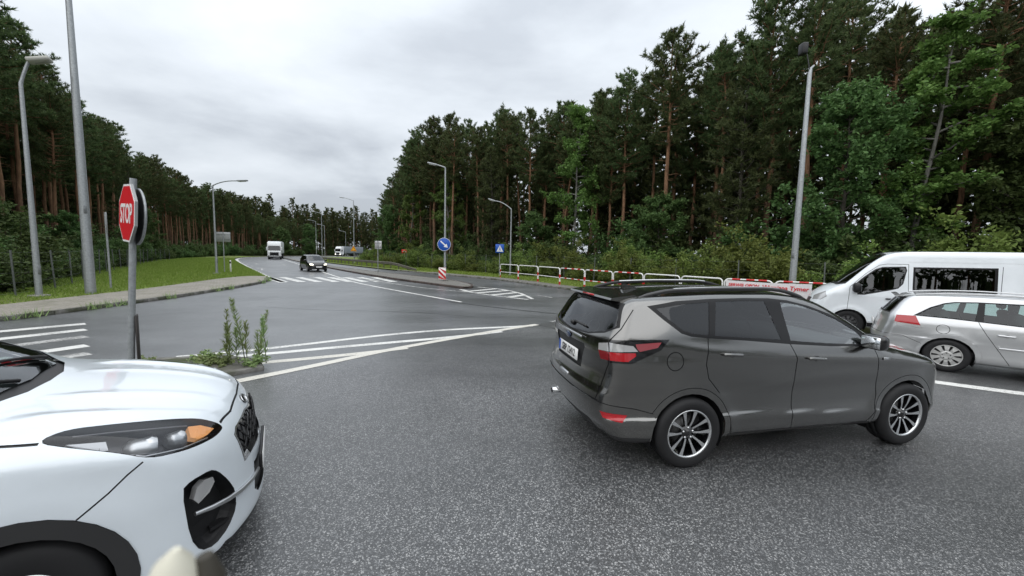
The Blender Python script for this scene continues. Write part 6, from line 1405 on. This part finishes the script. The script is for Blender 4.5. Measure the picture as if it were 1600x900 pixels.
# deeper ranks merge into one mass
LOWP = [make_pine(51, 19, .06, 2.8, .75, True, 0), make_pine(52, 20, .30, 2.6, .8, True, 2), make_pine(53, 17, .05, 2.9, .75, True, 0)]
LV = [np.concatenate(b.A) for a, b in LOWP]; TV = []
for a, b in LOWP:
    me_ = a.mesh('t'); me_.calc_loop_triangles(); v = np.array([q.co[:] for q in me_.vertices]); TV.append(v[np.array([t.vertices[:] for t in me_.loop_triangles])]); bpy.data.meshes.remove(me_)
def mass(name, spots, label, wood):
    A = []; B = []
    for (x, y, s) in spots:
        i = rt.randrange(3); a = rt.uniform(0, 2 * PI); c_, s_ = math.cos(a), math.sin(a); Rm = np.array([[c_, -s_, 0], [s_, c_, 0], [0, 0, 1]]) * s
        A.append(LV[i] @ Rm.T + np.array([x, y, 0])); B.append(TV[i] @ Rm.T + np.array([x, y, 0]))
    V = np.concatenate(A + B).reshape(-1, 3); nA = sum(len(q) for q in A); me = me_np(name, V, np.arange(len(V)).reshape(-1, 3), L_PINE); me.materials.append(BARK_P)
    mi = np.zeros(len(V) // 3, np.int32); mi[nA:] = 1; me.polygons.foreach_set('material_index', mi)
    o = link(name, me); tag(o, label, 'wood', kind='stuff'); return o
def deep(edge, offs, step, y0, y1):
    S = []
    for of in offs:
        for p in resample(offset_line(edge, of), step):
            if y0 < p[1] < y1: S.append((p[0] + rt.uniform(-1.5, 1.5), p[1] + rt.uniform(-1.5, 1.5), rt.uniform(.88, 1.12) * float(np.interp(p[1], [40, 60, 95], [1., .95, .72]))))
    return S
mass('deep_wood', deep(EDGE_R, (8, 11.5, 16, 22), 3.2, 4, 190), 'dark inner pine wood behind the front ranks on the right', 0)
mass('deep_wood', deep(EDGE_L, (8, 11.5, 16, 22), 3.3, 2, 170), 'dark inner pine wood behind the front ranks on the left', 0)
FARS = []
for k, (dx, dy) in enumerate(((0, 0), (4, 8), (8, 16))):
    for p in resample(np.array([(-118., 140.), (-104., 168.), (-86., 196.), (-60., 216.), (-28., 226.)]), 2.6): FARS.append((p[0] + dx * -.5 + rt.uniform(-1.5, 1.5), p[1] + dy + rt.uniform(-2, 2), rt.uniform(1.0, 1.3)))
mass('far_wood', FARS, 'far wood closing off the end of the road', 0)
mass('added_rear_wood', [(x_ + rt.uniform(-1.5, 1.5), y_ + rt.uniform(-2, 2), rt.uniform(.8, 1.05)) for y_ in (-34, -40) for x_ in np.arange(-64, 66, 4.6)], 'unseen pine wood added behind the viewer for dark reflections on the cars', 0)  # unseen trees, added so that car sides and windows mirror a dark band
# single broadleaf trees and spruces at the edges
spots = [('birch_tree', BIR[0], 5.6, 36.5, 1.06, 'tall bright green birch in front of the pines behind the railing', 'tree'),
         ('birch_tree', BIR[0], -8.5, 51.5, .95, 'pale green birch rising behind the blue arrow sign', 'tree'), ('birch_tree', BIR[1], -15.5, 59., 1.0, 'light green birch at the far end of the right wood', 'tree'),
         ('broadleaf_tree', OAK[0], 24.0, 17.2, 1.0, 'broad leafy tree above the white van', 'tree'), ('broadleaf_tree', OAK[1], 17.3, 20.4, .92, 'leafy tree just right of the floodlight mast', 'tree'), ('broadleaf_tree', OAK[0], 30.0, 13.5, 1.15, 'dark leafy tree at the right edge of the view', 'tree'),
         ('broadleaf_tree', OAK[2], 11.2, 29.5, .9, 'rounded young broadleaf tree under the pines left of the mast', 'tree'), ('broadleaf_tree', OAK[2], 2.4, 40., .85, 'small leafy tree under the pines behind the crossing sign', 'tree'),
         ('broadleaf_tree', OAK[1], -20.6, 64., .8, 'round leafy tree at the far bend of the right wood', 'tree'), ('birch_tree', BIR[1], 21.0, 20.2, 1.12, 'tall yellowish green birch behind the floodlight mast', 'tree'),
         ('broadleaf_tree', OAK[2], -25.0, 14.8, .72, 'dark shrubby tree behind the square-headed lamp post', 'tree'), ('broadleaf_tree', OAK[2], -27.5, 20.5, .62, 'low leafy tree behind the thick mast', 'tree'), ('broadleaf_tree', OAK[2], -36.5, 31.5, .62, 'low leafy tree behind the long-armed lamp post', 'tree'),
         ('broadleaf_tree', OAK[1], -53., 56., .62, 'dense leafy tree beside the left carriageway bend', 'tree'), ('broadleaf_tree', OAK[0], -76.0, 127, .9, 'leafy tree behind the oncoming lorry', 'tree'), ('broadleaf_tree', OAK[1], -79, 150, 1., 'leafy tree between the oncoming lorry and the distant lamps', 'tree'),
         ('spruce_tree', SPR[0], 15.2, 26.2, 1.05, 'dark dense conifer beside the floodlight mast', 'tree'), ('spruce_tree', SPR[0], -45.0, 45.5, .82, 'dark dense conifer at the edge of the left wood', 'tree'), ('spruce_tree', SPR[0], -2.5, 45.8, .95, 'dark dense conifer behind the curved lamp post', 'tree'), ('spruce_tree', SPR[0], 27.5, 18.5, 1.2, 'tall dark conifer above the leafy tree at right', 'tree')]
for n_, pr, x, y, s, lb, ct in spots: plant(n_, pr, x, y, 0, s, lb, ct, None)
# shrubs along the fences
def shrubs(edge, off, step, sc0, sc1, label, group, pairs, y0, y1, j=.5):
    k = 0; E = resample(offset_line(edge, off), step)
    if E[0][1] > E[-1][1]: E = E[::-1]
    for p in E:
        if y0 < p[1] < y1: k += 1; plant('shrub', rt.choice(pairs), p[0] + rt.uniform(-j, j), p[1] + rt.uniform(-j, j), .02, rt.uniform(sc0, sc1), label % ordinal(k), 'shrub', group, ('stems', 'foliage'))
shrubs(FENCE_R, .75, 1.7, .62, 1.0, 'bright green shrub against the right wire fence, %s from the right', 'shrubs along the right fence', BUSH, 3, 80)
shrubs(FENCE_R, 3.2, 2.2, .95, 1.45, 'taller shrub in the second row behind the right fence, %s from the right', 'second row shrubs behind the right fence', BUSH + BUSHD, 3, 85)
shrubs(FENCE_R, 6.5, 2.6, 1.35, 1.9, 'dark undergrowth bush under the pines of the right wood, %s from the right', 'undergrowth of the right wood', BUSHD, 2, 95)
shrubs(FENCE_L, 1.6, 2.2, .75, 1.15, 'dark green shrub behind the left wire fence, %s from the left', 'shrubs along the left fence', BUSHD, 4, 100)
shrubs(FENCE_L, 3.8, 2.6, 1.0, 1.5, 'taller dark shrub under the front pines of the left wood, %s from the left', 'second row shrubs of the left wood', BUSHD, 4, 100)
shrubs(EDGE_L, -.5, 3.0, 1.0, 1.5, 'distant shrub at the foot of the far left pines, %s from the left', 'far left shrubs', BUSHD, 100, 175, 1.)
shrubs(EDGE_R, -1., 3.0, .9, 1.4, 'distant shrub at the foot of the far right pines, %s from the right', 'far right shrubs', BUSH, 85, 170, 1.)
shrubs(np.array([(-119., 138.), (-105., 165.), (-87., 192.), (-60., 211.), (-28., 221.)]), 0, 3.2, 1.3, 2.2, 'distant shrub closing the end of the road, %s from the left', 'shrubs at the end of the road', BUSHD, 100, 300, 1.)
# weeds on the small island
def tall_weed(x, y, h, seed, label):
    rr = np.random.default_rng(seed); t = empty('tall_weed', (x, y, .055)); tag(t, label, 'weed', 'tall weeds on the stop island'); P_ = bend_path(rr, h, 8, .012, rr.normal(0, .06, 2)); MB().tube(P_, [.008 * (1 - .6 * i / 7) for i in range(8)], 5).obj('stem', MATS['weed_stem'], t)
    n = int(120 * h); z = rr.uniform(.12, 1., n) ** .8 * h; a = rr.uniform(0, 2 * PI, n); l = .10 * (1.15 - z / h) + .03; B = np.stack([np.interp(z, P_[:, 2], P_[:, k]) for k in range(3)], 1); d = np.stack([np.cos(a), np.sin(a), np.full(n, 1.1)], 1); s = unit(np.cross(d, np.array([0, 0, 1.]))) * .010
    cl = Cloud(); mid = B + d * l[:, None] * .5; cl.add(np.stack([B, mid + s, B + d * l[:, None]], 1)); cl.add(np.stack([B, B + d * l[:, None], mid - s], 1)); link('leaves', cl.mesh('leaves', L_WEED), None, t)
M('weed_stem', (.09, .11, .04), .7)
for i, (x, y, h, lb) in enumerate([(-4.80, 6.42, .92, 'thin tall weed, leftmost of the row on the stop island'), (-4.66, 6.45, .62, 'shortest tall weed, second from the left on the stop island'), (-4.58, 6.5, 1.15, 'tallest weed with bushy tip on the stop island'), (-4.40, 6.55, .88, 'slender weed, second from the right on the stop island'), (-4.24, 6.52, .82, 'rightmost slender weed on the stop island'), (-4.72, 6.36, .70, 'thin weed between the leftmost and the shortest weed on the stop island'), (-4.50, 6.44, .74, 'bent thin weed just right of the tallest weed on the stop island'), (-4.32, 6.44, .58, 'small thin weed between the two right weeds on the stop island')]): tall_weed(x, y, h, 60 + i, lb)
for i, (x, y, s, lb) in enumerate([(-5.28, 6.55, .14, 'low leafy weed clump at the left end of the stop island'), (-4.98, 6.30, .15, 'leafy weed clump at the foot of the tall weeds'), (-4.34, 6.38, .13, 'weed clump at the right tip of the stop island'), (-6.1, 6.25, .10, 'tiny yellow-green weed by the stop post')]):
    tr, cl = make_bush(70 + i, 2.2, 1.9, 420, .42); t = empty('weed_clump', (x, y, .05)); t.scale = (s, s, s * .8); tag(t, lb, 'weed', 'weed clumps on the stop island'); link('stems', tr.mesh('stems', MATS['weed_stem']), None, t); link('leaves', cl.mesh('leaves', L_WEED), None, t)
# fallen leaves and grit on the asphalt stay part of the surface
